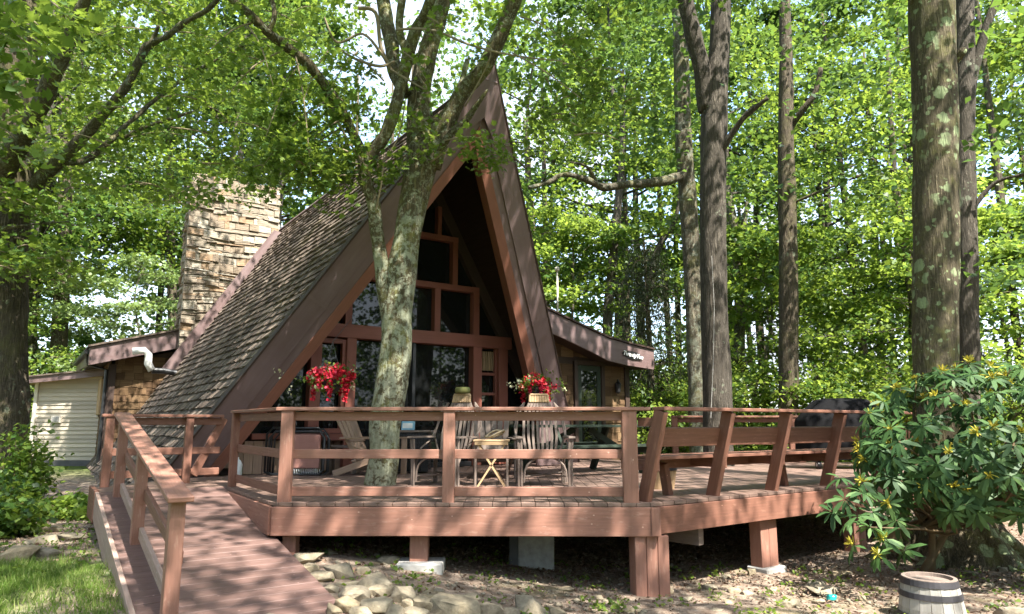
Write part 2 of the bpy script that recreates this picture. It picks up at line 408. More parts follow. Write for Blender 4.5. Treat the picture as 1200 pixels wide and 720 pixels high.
# prow boards: drawn in the leaning plane of the front, t runs up it
TL = math.hypot(PRW, HZ); tdir = nrm(-PRW * YH + HZ * ZH); nP = nrm(np.cross(XH, tdir))        # nP points at the viewer
ha = math.atan2(HW, TL)
def PP(x, t, off=0): return Hc(0, 0, 0) + x * XH + t * tdir + nP * off
def edge_band(sgn, o0, o1, f0, f1, mat, name, tlow, seams=0):
    """band between two parallels of the roof edge, from tlow up to the middle line"""
    HW = HWL if sgn < 0 else 3.75; ha = math.atan2(HW, TL)
    def X(t, o): return (HW * (1 - t / TL)) - o / math.cos(ha)
    def tmid(o): return TL * (1 - (o / math.cos(ha)) / HW)
    a = [(X(tlow, o0), tlow), (X(tlow, o1), tlow), (0, tmid(o1)), (0, tmid(o0))]
    pts = [PP(sgn * x, t, f0) for x, t in a]
    m_ = MB(); ud = nrm(PP(0, tmid(o0)) - PP(sgn * X(tlow, o0), tlow))
    m_.prism(pts, nP * (f1 - f0), ud); return m_.build(name, mat, house, bevel=.004)
for sg in (-1, 1):
    edge_band(sg, -.05, .31, -.01, .045, M['clad'], 'bargeboard', -.25)
    edge_band(sg, .305, .45, -.01, .018, M['clad'], 'bargeboard', -.25)
    edge_band(sg, .445, .615, -.20, .035, M['red'], 'rafter', -.10)
    # dark drip edge on the roof side
    edge_band(sg, -.075, -.045, -.06, .06, M['dark'], 'drip_edge', -.25)
for sg in (-1, 1):
    HWs = HWL if sg < 0 else 3.75; Ls_ = math.hypot(HWs, TL)
    for s_ in (1.55, 3.3, 5.0):
        q2 = lambda s, o: (sg * HWs - sg * HWs / Ls_ * s - sg * TL / Ls_ * o, TL / Ls_ * s - HWs / Ls_ * o); mb = MB()
        for o0, o1, f_ in ((-.052, .312, .046), (.312, .447, .019)):
            mb.prism([PP(*q2(s_, o0), f_), PP(*q2(s_, o1), f_), PP(*q2(s_ + .045, o1), f_), PP(*q2(s_ + .045, o0), f_)], nP * .005)
        mb.build('lap_joint', M['clad'], house)
# folded metal cap at the apex
mb = MB()
for sg in (-1, 1):
    tt = TL + .10
    mb.prism([PP(0, tt, .05), PP(sg * .62, tt - 1.20, .05), PP(sg * .30, tt - 1.20, .05), PP(0, tt - .86, .085)], nP * .012, tdir)
mb.build('apex_flashing', M['clad'], house)
# front window wall, Y = 0
inn = 3.50; inz = 6.0
def innx(z): return inn * (1 - z / inz)
wallY = .06
def W(x, z, y=0.0): return Hc(x, wallY + y, z)
mb = MB(); mb.prism([W(-innx(0) - .05, 0, .10), W(innx(0) + .05, 0, .10), W(0, inz + .1, .10)], YH * .06, XH); o = mb.build('front_wall', M['dark'], house)
# inner rafters against the glass wall
for sg in (-1, 1):
    mb = MB(); w = .20
    mb.prism([W(sg * (innx(0) + .12), 0, -.10), W(sg * (innx(0) - w), 0, -.10), W(0, inz - w * 2.0, -.10), W(0, inz + .2, -.10)], YH * .19, nrm(W(0, inz) - W(sg * innx(0), 0)))
    mb.build('rafter', M['dark'], house, bevel=.004)
tf = .07
def bar(x0, z0, x1, z1, w, name='mullion', mat=None, par=house, dy=-.05, dep=.14):
    mb = MB()
    if abs(x1 - x0) < 1e-6: mb.box(W(x0, (z0 + z1) / 2, dy), (w, dep, abs(z1 - z0)), XH, YH, ZH, ZH)
    else: mb.box(W((x0 + x1) / 2, z0, dy), (abs(x1 - x0), dep, w), XH, YH, ZH, XH)
    return mb.build(name, mat or M['trim'], par, bevel=.004)
def pane(poly, name='window', y=.03):
    mb = MB(); mb.prism([W(x, z, y) for x, z in poly], YH * .02, XH); return mb.build(name, M['glass'], house)
def clipz(x0, x1, z0, z1):                       # a rectangle cut by the two roof lines
    pts = []
    e = .18
    def lim(x): return inz * (1 - (abs(x) + e) / inn)
    top = [(x, min(z1, lim(x))) for x in np.linspace(x0, x1, 9)]
    poly = [(x0, z0), (x1, z0)] + [(x, max(z, z0)) for x, z in top[::-1]]
    out = []
    for p in poly:
        if not out or math.dist(p, out[-1]) > 1e-4: out.append(p)
    return out
bar(-2.06, 2.33, 2.08, 2.33, .23, 'beam', dy=-.08, dep=.2)
bar(-1.38, 3.32, 1.36, 3.32, .11, 'beam'); bar(-.86, 4.25, .88, 4.25, .10, 'beam')
bar(.455, 2.445, .455, 3.265, .12); bar(1.30, 2.445, 1.30, 3.265, .13); bar(-.455, 2.445, -.455, 3.265, .12); bar(-1.26, 2.445, -1.26, 3.4, .12)
bar(.82, 3.375, .82, 4.20, .11); bar(-.76, 3.375, -.76, 4.20, .11); bar(.0, 3.375, .0, 4.2, .05, mat=M['dark']); bar(.47, 4.30, .47, 4.85, .08); bar(-.3, 4.30, -.3, 5.0, .08)
for x0, x1, z0, z1 in ((-2.1, -1.32, 2.445, 3.6), (-1.2, -.515, 2.445, 3.265), (-.395, .395, 2.445, 3.265), (.515, 1.235, 2.445, 3.265), (1.365, 2.1, 2.445, 3.7),
                       (-.705, -.025, 3.375, 4.2), (.025, .765, 3.375, 4.2), (.875, 1.5, 3.375, 4.3), (-1.5, -.815, 3.375, 4.3), (-.26, .43, 4.3, 5.9), (.51, .9, 4.3, 5.0), (-.9, -.34, 4.3, 5.0)):
    pane(clipz(x0, x1, z0, z1))
# lower storey: posts, doors, lights
for x, w in ((-1.83, .13), (-1.20, .17), (1.31, .19), (1.90, .20)): bar(x, .02, x, 2.215, w, 'door_post', dy=-.07, dep=.18)
pane([(-2.9, .62), (-1.90, .62), (-1.90, 2.15), (-2.05, 2.15)]); bar(-2.75, .58, -1.895, .58, .09, 'sill')
fr = bar(-1.52, .66, -1.52, .66 + 1e-3, .01, 'window'); 
mb = MB()
for x in (-1.735, -1.315): mb.box(W(x, 1.40, -.07), (.07, .10, 1.56), XH, YH, ZH, ZH)
for z in (.66, 2.15): mb.box(W(-1.525, z, -.07), (.35, .10, .08), XH, YH, ZH, XH)
aw = mb.build('window_frame', M['trim'], fr, bevel=.004)
mb = MB(); mb.prism([W(x, z, .03) for x, z in ((-1.72, .7), (-1.33, .7), (-1.33, 2.12), (-1.72, 2.12))], YH * .02, XH); mb.build('pane', M['glass'], fr)
bar(-1.765, .56, -1.285, .56, .11, 'sill', dy=-.09, dep=.2)
pane([(-1.115, .09), (-.03, .09), (-.03, 2.215), (-1.115, 2.215)], 'sliding_door'); pane([(.03, .09), (1.215, .09), (1.215, 2.215), (.03, 2.215)], 'sliding_door', y=.01)
bar(0, .02, 0, 2.215, .06, 'door_stile', M['black']); bar(-1.115, .05, 1.215, .05, .08, 'threshold', M['black'])
mb = MB()
for z in (.55, .95, 1.34, 1.72): mb.box(W(1.605, z, -.03), (.40, .06, .05), XH, YH, ZH, XH)
for x in (1.425, 1.785): mb.box(W(x, 1.12, -.03), (.045, .07, 2.18), XH, YH, ZH, ZH)
mb.build('sidelight_frame', M['trim'], house)
pane([(1.44, .09), (1.77, .09), (1.77, 2.2), (1.44, 2.2)], 'sidelight')
mb = MB()
for k in range(9):
    x = 1.46 + k * .035; mb.beam(W(x, 1.79, -.005), W(x - .02 + k * .006, 2.16, -.005), .022, .012, YH)
mb.build('blind', M['tanwood'], house)
pane([(2.02, .09), (3.2, .09), (2.02, 2.2)])
pane([(2.02, 2.25), (2.02, 2.21), (2.1, 2.21)])
# board siding below the small windows
mb = MB()
for k in range(14):
    x = -3.05 + k * .142
    if x < -1.25: mb.box(W(x, .26, -.02), (.134, .05, .50 if x > -2.8 else .3), XH, YH, ZH, ZH)
mb.build('board_siding', M['adir'], house)
# interior gable posts by the right leg
mb = MB(); mb.prism([W(2.15, .02, -.9), W(2.75, .02, -.9), W(2.62, 1.25, -.9), W(2.28, 1.4, -.9)], YH * .05, ZH); mb.build('end_panel', M['clad'], house)

# ---- chimney
CY = 8.0
def stones(mb, P0_, u0, u1, v0, v1, un, vn, n, rg, skip=None, dep=.12):
    P = lambda u, v: P0_(u, v + .022 * math.sin(2.9 * u + 1.7 * v) + .012 * math.sin(7.1 * u + 4 * v))
    v = v0
    while v < v1:
        h = rg.choice((.028, .036, .045, .06, .08, .11, .17)) * rg.uniform(.85, 1.15); u = u0
        while u < u1:
            w = min(rg.uniform(.12, .7) * (1.0 if h < .06 else .6), u1 - u)
            if w < .09: w = u1 - u
            a, b = u + .004, u + w - .004; u += w
            if v > v1 - .30 and rg.random() < .25: continue
            if b - a < .03 or (skip and skip((a + b) / 2, v)): continue
            t = rg.uniform(.0, .035) + (.03 if rg.random() < .12 else 0); g = rg.uniform(-.008, .008)
            mb.hexa([P(a, v + g) - n * dep, P(b, v - g) - n * dep, P(b, v - g) + n * t, P(a, v + g) + n * (t + rg.uniform(-.012, .012)),
                     P(a, v + h - .008) - n * dep, P(b, v + h - .008) - n * dep, P(b, v + h - .01) + n * (t + rg.uniform(-.02, .005)), P(a, v + h - .006) + n * (t + rg.uniform(-.02, .005))], un)
        v += h
rg = random.Random(21); mb = MB()
cx0, cx1, cz1 = -2.50, -.30, 7.35
mb.box(Hc((cx0 + cx1) / 2, CY + .66, 3.3), (cx1 - cx0 - .14, 1.18, 8.0), XH, YH, ZH)
core = mb.build('chimney', M['mortar'], house)
mb = MB()
def cxl(z): return cx0 - .06 * (1 - z / cz1) * 3 + .0
stones(mb, lambda u, v: Hc(u, CY, v), -2.62, cx1, .2, cz1, XH, ZH, -YH, rg)
stones(mb, lambda u, v: Hc(cx0, CY + 1.3 - u, v), 0, 1.3, .0, cz1, -YH, ZH, -XH, rg)
stones(mb, lambda u, v: Hc(cx1, CY + u, v), 0, 1.3, 3.4, cz1, YH, ZH, XH, rg)
stones(mb, lambda u, v: Hc(cx0 + u, CY + v, cz1 - .02), 0, cx1 - cx0, 0, 1.25, XH, YH, ZH, rg)
mb.build('stone_facing', M['stone'], core)
# flashing between chimney and roof
mb = MB(); pz0, pz1 = 2.0, 6.05
def rx(z): return -HWL * (1 - z / HZ)
nn = cab(nL)
mb.prism([Hc(rx(pz0) - .36, CY - .05, pz0), Hc(rx(pz0) + .03, CY - .05, pz0), Hc(rx(pz1) + .03, CY - .05, pz1), Hc(rx(pz1) - .22, CY - .05, pz1 + .05)], -YH * .05, vLw)
mb.build('chimney_flashing', M['clad'], house)
# ---- left wing
wing = part_empty('side_wing', house)
wy, wx = 8.9, -3.98
mb = MB()
mb.prism([Hc(wx, wy, -1), Hc(-2.3, wy, -1), Hc(-2.3, wy, 2.75), Hc(wx, wy, 2.28)], YH * 5.0); mb.build('wall', M['dark'], wing)
mb = MB(); rg = random.Random(5); v = -.15
while v < 2.3:
    shingle_strip(mb, lambda u, vv: Hc(u, wy, vv), wx + .07, -2.35, v, .185, XH, ZH, -YH, .12, .3, .028, rg); 
    shingle_strip(mb, lambda u, vv: Hc(wx, wy + u, vv), .07, 4.9, v, .185, YH, ZH, -XH, .12, .3, .028, rg); v += .185
mb.build('shingle_cladding', M['wallsh'], wing)
mb = MB(); mb.box(Hc(wx + .03, wy - .03, 1.0), (.14, .07, 2.5), XH, YH, ZH, ZH); mb.box(Hc(wx - .03, wy + .05, 1.0), (.07, .14, 2.5), XH, YH, ZH, ZH); mb.build('corner_board', M['dark'], wing)
mb = MB(); mb.box(Hc(wx - .04, wy + 2.0, 1.50), (.10, .95, .95), XH, YH, ZH, ZH); wf = mb.build('window', M['tanwood'], wing, bevel=.01)
mb = MB(); 
mb.box(Hc(wx - .33, wy + .9, 2.26), (.12, .10, .09), XH, YH, ZH)
fz = lambda x: 3.22 + (x + 2.4) * .285
ex = -4.52
mb = MB()
mb.prism([Hc(ex, 8.40, fz(ex)), Hc(-2.36, 8.40, fz(-2.36)), Hc(-2.36, 8.40, fz(-2.36) - .47), Hc(ex, 8.40, fz(ex) - .44)], YH * .05, XH)
mb.prism([Hc(ex, 8.40, fz(ex)), Hc(ex, 13.9, fz(ex)), Hc(ex + .02, 13.9, fz(ex) - .26), Hc(ex + .02, 8.45, fz(ex) - .42)], XH * .05, YH)
mb.build('fascia', M['clad'], wing, bevel=.006)
mb = MB(); mb.prism([Hc(ex - .04, 8.34, fz(ex) + .005), Hc(-1.6, 8.34, fz(-1.6) + .005), Hc(-1.6, 8.34, fz(-1.6) + .05), Hc(ex - .04, 8.34, fz(ex) + .05)], YH * 5.6, XH); mb.build('wing_roof', M['shingle'], wing)
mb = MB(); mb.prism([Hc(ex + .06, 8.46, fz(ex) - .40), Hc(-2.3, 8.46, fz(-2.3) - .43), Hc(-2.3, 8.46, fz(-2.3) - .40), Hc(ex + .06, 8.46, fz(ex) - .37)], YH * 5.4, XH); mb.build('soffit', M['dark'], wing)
mb = MB()
g0 = Hc(ex - .05, 8.50, fz(ex) - .10); mb.beam(g0, Hc(ex - .05, 13.8, fz(ex) - .05), .10, .10)
mb.tube([Hc(ex - .02, 8.9, fz(ex) - .15), Hc(ex + .02, 8.92, fz(ex) - .38), Hc(wx - .10, 8.95, fz(ex) - .50), Hc(wx - .10, 8.95, -.25)], .045, 8)
mb.build('gutter', M['black'], wing)
# kick board at the foot of the left slope
mb = MB(); mb.beam(PL(1.2, -.66) - nLw * .05, PL(YB - .1, -.66) - nLw * .05, .16, .12); mb.build('eave_board', M['tanwood'], house, bevel=.005)
# white vent pipe on the roof
c0 = np.array(at(0, 0, 1));
def rp(z, y, off): return Hc(rx(z), y, z) + nLw * off
mb = MB(); q = [rp(1.98, 7.3, .02), rp(1.98, 7.3, .10) - XH * .20, rp(2.0, 7.3, .10) - XH * .48 - ZH * .02, rp(2.12, 7.3, .16) - XH * .60, rp(2.30, 7.3, .2) - XH * .68, rp(2.40, 7.3, .2) - XH * .84, rp(2.36, 7.3, .2) - XH * 1.06]
mb.tube(q[2:], [.085, .09, .085, .08, .085], 12); vp = mb.build('vent_pipe', M['white'], house, smooth=True)
mb = MB(); mb.tube(q[:3], .07, 10); mb.build('vent_boot', M['black'], house)
# ---- right wing with the side door
rw = part_empty('entry_wing', house)
ry = .8
fp = [(2.3, 3.50), (3.0, 3.25), (3.60, 3.07), (4.19, 2.90), (4.98, 2.68), (5.72, 2.57), (6.42, 2.49)]
fb = [(2.3, 3.0), (3.0, 2.78), (3.71, 2.58), (4.42, 2.36), (4.97, 2.17), (5.57, 2.09), (6.40, 2.03)]
mb = MB(); mb.prism([Hc(3.0, ry, -1), Hc(6.02, ry, -1), Hc(6.02, ry, 2.2), Hc(4.9, ry, 2.3), Hc(3.0, ry, 2.9)], YH * 5); mb.build('wall', M['dark'], rw)
mb = MB(); v = -.05; rg = random.Random(9)
while v < 2.5:
    hi = 6.0 if v < 2.0 else 4.6
    for a, b in ((3.0, 4.36), (5.28, 5.93)):
        if v < 2.02: shingle_strip(mb, lambda u, vv: Hc(u, ry, vv), a, b, v, .21, XH, ZH, -YH, .16, .36, .024, rg)
    if v >= 2.22: shingle_strip(mb, lambda u, vv: Hc(u, ry, vv), 3.0, 4.9, v, .21, XH, ZH, -YH, .16, .36, .024, rg, 1.0)
    shingle_strip(mb, lambda u, vv: Hc(6.02, ry + u, vv), 0.05, 4.9, v, .21, YH, ZH, XH, .16, .36, .024, rg); v += .21
mb.build('shingle_cladding', M['wallsh'], rw)
mb = MB(); mb.box(Hc(5.98, ry - .03, 1.05), (.13, .06, 2.1), XH, YH, ZH, ZH); mb.build('corner_board', M['dark'], rw)
mb = MB()
for x in (4.42, 5.22): mb.box(Hc(x, ry - .03, 1.09), (.10, .08, 2.18), XH, YH, ZH, ZH)
mb.box(Hc(4.82, ry - .03, 2.14), (.70, .08, .10), XH, YH, ZH, XH); mb.build('door_frame', M['dark'], rw, bevel=.004)
mb = MB()
for x, w in ((4.535, .11), (5.105, .11)): mb.box(Hc(x, ry - .015, 1.06), (w, .05, 2.04), XH, YH, ZH, ZH)
for z, h in ((2.02, .12), (.16, .26)): mb.box(Hc(4.82, ry - .015, z), (.46, .05, h), XH, YH, ZH, XH)
dr = mb.build('door', M['greentable'], rw, bevel=.004)
mb = MB(); mb.box(Hc(4.82, ry - .012, 1.12), (.46, .02, 1.68), XH, YH, ZH); mb.build('pane', M['glass'], dr)
mb = MB(); mb.prism([Hc(x, .28, z) for x, z in fp] + [Hc(x, .28, z) for x, z in fb[::-1]], YH * .05, XH); mb.build('fascia', M['clad'], rw, bevel=.005)
mb = MB(); 
for i in range(len(fp) - 1):
    (xa, za), (xb, zb) = fp[i], fp[i + 1]
    mb.prism([Hc(xa, .24, za + .01), Hc(xb + .002, .24, zb + .01), Hc(xb + .002, .24, zb + .05), Hc(xa, .24, za + .05)], YH * 5.8, XH)
    (xa, za), (xb, zb) = fb[i], fb[i + 1]
    mb.prism([Hc(xa, .34, za + .03), Hc(xb, .34, zb + .03), Hc(xb, .34, zb + .05), Hc(xa, .34, za + .05)], YH * 5.4, XH)
mb.build('wing_roof', M['dark'], rw)
mb = MB(); mb.box(Hc(6.41, 3.0, 2.27), (.05, 5.4, .42), XH, YH, ZH, YH); mb.build('side_fascia', M['clad'], rw)
mb = MB(); c = Hc(5.62, ry - .12, 1.60)
mb.lathe([(.02, -.13), (.055, -.10), (.075, .06), (.085, .08), (.03, .15), (.012, .2)], 8, c); lan = mb.build('wall_lantern', M['black'], rw)
mb = MB(); mb.lathe([(.04, -.09), (.06, .05)], 8, c + V3(0, 0, 0) - YH * .012); mb.build('lantern_glass', M['cream'], rw)
# house number plaque in script on the entry fascia
pl_ = thing('name_plaque', 'small dark oval plaque with white script lettering on the entry roof fascia', 'sign', Hc(5.70, .27, 2.33))
mb = MB(); c = Hc(5.70, .272, 2.33); tl = nrm(Hc(5.72, 0, 2.32) - Hc(4.98, 0, 2.42)); tu = nrm(np.cross(tl, -YH)); tu = tu if tu[2] > 0 else -tu
mb.prism([c + tl * .30 * math.cos(t) + tu * .09 * math.sin(t) for t in np.linspace(0, 2 * math.pi, 29)[:-1]], -YH * .02); mb.build('backing', M['black'], pl_)
cu = bpy.data.curves.new('lettering', 'FONT'); cu.body = 'TwentyTen'; cu.size = .135; cu.shear = .3; cu.align_x = 'CENTER'; cu.align_y = 'CENTER'; cu.extrude = .006; cu.offset = .004
cu.materials.append(M['white']); tmp = bpy.data.objects.new('tmp', cu); COL.objects.link(tmp); lme = bpy.data.meshes.new_from_object(tmp.evaluated_get(bpy.context.evaluated_depsgraph_get())); bpy.data.objects.remove(tmp); to = bpy.data.objects.new('lettering', lme); COL.objects.link(to); to.parent = pl_
mt = Matrix((tuple(tl), tuple(tu), tuple(-YH))).transposed(); to.matrix_local = Matrix.Translation(Vector(tuple(-YH * .028))) @ mt.to_4x4()

# ================================================================== SHED
sa = math.radians(-3); sx = V3(math.cos(sa), math.sin(sa), 0); sy = V3(-math.sin(sa), math.cos(sa), 0)
s0 = at(34, 545, 19.6); gz = .42; s0[2] = gz
shed = thing('siding_shed', 'small shed with cream lap siding left of the cabin', 'shed', s0)
def S(x, y, z): return s0 + x * sx + y * sy + (z) * ZH
sw = 2.06
mb = MB(); mb.prism([S(0, .02, 0), S(sw, .02, 0), S(sw, .02, 2.62), S(0, .02, 2.40)], sy * 2.6); wl = mb.build('wall', M['siding'], shed)
mb = MB(); z = .26
while z < 2.42:
    mb.hexa([S(0, -.014, z), S(sw, -.014, z), S(sw, .018, z), S(0, .018, z), S(0, .012, z + .12), S(sw, .012, z + .12), S(sw, .019, z + .12), S(0, .019, z + .12)], sx)
    mb.hexa([S(.0, .02, z), S(0, 2.6, z), S(-.016, 2.6, z), S(-.016, .02, z), S(0, .02, z + .12), S(0, 2.6, z + .12), S(-.004, 2.6, z + .12), S(-.004, .02, z + .12)], sy); z += .115
mb.build('lap_siding', M['siding'], shed)
mb = MB(); mb.box(S(sw / 2, 0, .12), (sw + .02, .05, .27), sx, sy, ZH); mb.build('foundation', M['found'], shed)
mb = MB()
for x in (.0, sw): mb.box(S(x, -.015, 1.36), (.10, .06, 2.24), sx, sy, ZH, ZH)
mb.build('corner_trim', M['cream'], shed)
mb = MB(); mb.prism([S(-.40, -.34, 2.30), S(sw + .35, -.34, 2.56), S(sw + .35, -.34, 2.72), S(-.40, -.34, 2.46)], sy * .04, sx); mb.prism([S(-.40, -.30, 2.30), S(-.40, 2.8, 2.30), S(-.40, 2.8, 2.46), S(-.40, -.30, 2.46)], sx * .03, sy); mb.build('fascia', M['clad'], shed)
mb = MB(); mb.prism([S(-.44, -.38, 2.465), S(sw + .38, -.38, 2.73), S(sw + .38, -.38, 2.77), S(-.44, -.38, 2.505)], sy * 3.3, sx); mb.build('roof', M['shingle'], shed)
mb = MB(); mb.prism([S(-.36, -.30, 2.32), S(sw + .3, -.30, 2.58), S(sw + .3, -.30, 2.60), S(-.36, -.30, 2.34)], sy * 3.0, sx); mb.build('soffit', M['tanwood'], shed)
mb = MB(); mb.box(S(.66, -.03, 1.36), (.28, .07, .20), sx, sy, ZH); mt_ = mb.build('meter_box', M['cream'], shed, bevel=.008)
mb = MB(); mb.box(S(.66, -.075, 1.36), (.2, .02, .13), sx, sy, ZH); mb.build('meter_dial', M['concrete'], mt_)
fl = thing('flood_light', 'black twin flood light under the shed eave', 'lamp', S(-.16, .1, 1.95))
mb = MB(); mb.box(S(-.10, .1, 2.02), (.18, .1, .08), sx, sy, ZH); mb.build('bracket', M['black'], fl)
mb = MB(); mb.tube([S(-.14, .02, 2.0), S(-.24, -.12, 1.94)], [.05, .085], 10); mb.build('lamp_head', M['black'], fl)

# ================================================================== DECK
deck = thing('wooden_deck', 'raised red-brown wooden deck with rails and built-in bench before the A-frame', 'deck', (-.5, 7.2, 0))
A_ = V3(-2.38, 7.20, D); B_ = V3(1.38, 7.15, D); C_ = Hc(6.05, -6.12, 0); D1 = V3(7.25, 12.4, D); D2 = V3(7.0, 14.75, D); D3 = V3(3.2, 14.75, D)
LA = V3(-3.59, 9.05, D); LB = Hc(-4.88, -1.9, 0); LC = Hc(-4.88, -1.1, 0); L0 = Hc(-3.6, -.1, 0)
outline = [A_, B_, C_, D1, D2, D3, Hc(5.0, .95, 0), Hc(2.0, .95, 0), Hc(-3.2, .1, 0), L0, LC, LB, LA]
def spans(x):                                     # y-intervals of the outline at this x
    ys = []
    for p, q in zip(outline, outline[1:] + outline[:1]):
        if (p[0] <= x) != (q[0] <= x): ys.append(p[1] + (q[1] - p[1]) * (x - p[0]) / (q[0] - p[0]))
    ys.sort(); return list(zip(ys[::2], ys[1::2]))
mb = MB(); x = -6.3; bw = .142
while x < 7.4:
    a, b = x + .0025, x + bw - .0025; sa_, sb_ = spans(a), spans(b)
    if len(sa_) == 1 and len(sb_) == 1:
        (y0, y1), (y2, y3) = sa_[0], sb_[0]
        # break long boards at random joints
        jj = random.uniform(2.2, 4.5); cuts = [0, 1]
        n_ = (y1 - y0) / 3.6
        if n_ > 1.3: cuts = [0, random.uniform(.3, .7), 1]
        for c0_, c1_ in zip(cuts, cuts[1:]):
            e = .003
            f = lambda t: (y0 + (y1 - y0) * t, y2 + (y3 - y2) * t)
            (ya, yb), (yc, yd) = f(c0_), f(c1_); z0, z1 = D - .036, D + random.uniform(-.0015, .0015)
            mb.hexa([V3(a, ya + e - .02 * (c0_ == 0), z0), V3(b, yb + e - .02 * (c0_ == 0), z0), V3(b, yd - e, z0), V3(a, yc - e, z0), V3(a, ya + e - .02 * (c0_ == 0), z1), V3(b, yb + e - .02 * (c0_ == 0), z1), V3(b, yd - e, z1), V3(a, yc - e, z1)], V3(0, 1, 0))
    x += bw
mb.build('floor_boards', M['deck'], deck, bevel=.003)
def board(p, q, top, h, th, mat, name, par, out=V3(0, -1, 0), push=0.0, bevel=.004):
    p = np.array(p, float); q = np.array(q, float); p[2] = q[2] = top - h / 2
    d = nrm(q - p); n = nrm(np.cross(d, ZH)); n = n if np.dot(n, out) > 0 else -n
    m_ = MB(); m_.beam(p + n * (push + th / 2), q + n * (push + th / 2), th, h); return m_.build(name, mat, par, bevel=bevel)
ft = D - .04
board(A_, B_, ft, .275, .04, M['rail'], 'fascia', deck); board(B_, C_, ft, .26, .04, M['rail_shaded'], 'fascia', deck, V3(.56, -.82, 0)); board(C_, D1, ft, .26, .04, M['rail_shaded'], 'fascia', deck, V3(1, 0, 0))
board(LA, A_, ft, .275, .04, M['rail'], 'fascia', deck, V3(-.8, -.5, 0)); board(LB, LC, ft + .06, .36, .05, M['rail_shaded'], 'fascia', deck, V3(-1, 0, 0))
# corner block where the two fascias meet
mb = MB(); mb.box(B_ + V3(.03, -.025, -.175), (.09, .07, .27), ud=ZH); mb.build('corner_block', M['rail'], deck, bevel=.004)
# joists, dark below
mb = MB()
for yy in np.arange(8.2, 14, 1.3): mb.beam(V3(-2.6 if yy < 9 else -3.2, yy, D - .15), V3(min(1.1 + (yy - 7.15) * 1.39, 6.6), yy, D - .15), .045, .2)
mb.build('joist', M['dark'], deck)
mb = MB(); mb.beam(V3(.45, 9.2, .52), V3(2.0, 7.7, .50), .10, .22); mb.build('beam', M['greywood'], deck)
# posts below the deck
def support(x, y, w, d, rot=0, pad=None, name='support_post', n=1):
    g = float(ground_z(x, y)); m_ = MB(); ca, sa2 = math.cos(rot), math.sin(rot); ax, ay = V3(ca, sa2, 0), V3(-sa2, ca, 0); top = D - .315 if n else D - .3
    zb = g - .12 if pad is None else g + .05
    for k in range(n):
        m_.box(V3(x, y, (top + zb) / 2) + ax * (k - (n - 1) / 2) * (w / n), (w / n - .004, d, top - zb), ax, ay, ZH, ZH)
    o = m_.build(name, M['rail'], deck, bevel=.006)
    if pad:
        m_ = MB(); m_.box(V3(x + .02, y, g), (pad, pad * .8, .14), ax, ay, ZH); m_.build('footing', M['concrete'], deck, bevel=.015)
support(-2.22, 7.32, .14, .14); support(-.93, 7.34, .185, .14, 0, .46); support(1.36, 7.26, .35, .20, .15, None, 'support_post', 3); support(2.90, 8.40, .30, .16, .6, .36, 'support_post', 2); support(4.55, 9.66, .28, .16, .6, None, 'support_post', 2)
support(5.9, 10.4, .16, .16, .6); support(2.4, 10.5, .14, .14); support(-1.2, 10.2, .14, .14)
cb = thing('concrete_block', 'grey concrete pier block in the shade under the deck front', 'block', (.24, 8.3, ground_z(.24, 8.3)))
mb = MB(); g = float(ground_z(.24, 8.3)); mb.box(V3(.27, 8.3, g + .17), (.40, .38, .40), ud=ZH); mb.build('block_body', M['concrete'], cb, bevel=.012)
mb = MB(); mb.box(V3(.02, 8.3, g + .17), (.10, .36, .40), ud=ZH); mb.build('pier_form', M['found'], cb, bevel=.008)

# ---- front railing
rl = part_empty('railing', deck); rl.location = (0, 0, 0)
RH = .905
def rail_run(p, q, par, posts, out, mats='rail', h=RH, low=.10, mid=.47, cap_ext=(0, 0)):
    p = np.array(p, float); q = np.array(q, float); d = nrm(q - p); n = nrm(np.cross(d, ZH)); n = n if np.dot(n, out) > 0 else -n
    def seg(z, w, th, name, e0=0, e1=0, off=0):
        m_ = MB(); a = p - d * e0 + n * off; b = q + d * e1 + n * off; a[2] = D + z; b[2] = D + z
        m_.beam(a, b, th, w); return m_.build(name, M[mats], par, bevel=.005)
    seg(h + .018, .036, .15, 'cap_rail', *cap_ext); seg(h - .055, .09, .04, 'top_rail', off=-.03); seg(mid, .092, .04, 'mid_rail', off=-.03); seg(low, .092, .04, 'bottom_rail', off=-.03)
    for t, w in posts:
        c = p + (q - p) * t; m_ = MB(); c[2] = D + h / 2 - .01; m_.box(c + n * .015, (w, .085, h + .02), d, n, ZH, ZH); m_.build('post', M[mats], par, bevel=.006)
rail_run(A_ + V3(.03, .06, 0), B_ + V3(-.14, .06, 0), rl, [(.018, .125), (.477, .118), (.985, .15)], V3(0, -1, 0), cap_ext=(.05, .16))
rail_run(LA + V3(.06, .02, 0), A_ + V3(.04, .07, 0), rl, [(.03, .11)], V3(-.8, -.5, 0), 'rail_shaded')
# back railing beyond the oak
bk = part_empty('back_railing', deck)
rail_run(V3(3.3, 14.65, D), V3(5.9, 14.65, D), bk, [(.02, .12), (.33, .10), (.98, .3)], V3(0, -1, 0), 'rail_shaded', low=.12, mid=.40)
mb = MB(); mb.beam(V3(5.95, 14.6, D + .86), V3(7.0, 14.1, D + .45), .14, .09); mb.beam(V3(5.95, 14.6, D + .45), V3(7.0, 14.1, D + .06), .04, .09); mb.build('stair_rail', M['rail_shaded'], bk)
# landing rail by the cabin foot
lr = part_empty('landing_railing', deck)
rail_run(LC + XH * .05 - YH * .05, Hc(-3.42, -1.10, 0), lr, [(.04, .10), (.70, .10)], -YH, 'rail_shaded', h=.86, mid=.42, low=.14, cap_ext=(.04, 0))
mb = MB(); mb.beam(Hc(-3.75, -1.1, .10), Hc(-3.38, -1.0, .85), .04, .11); mb.build('brace', M['rail_shaded'], lr, bevel=.004)
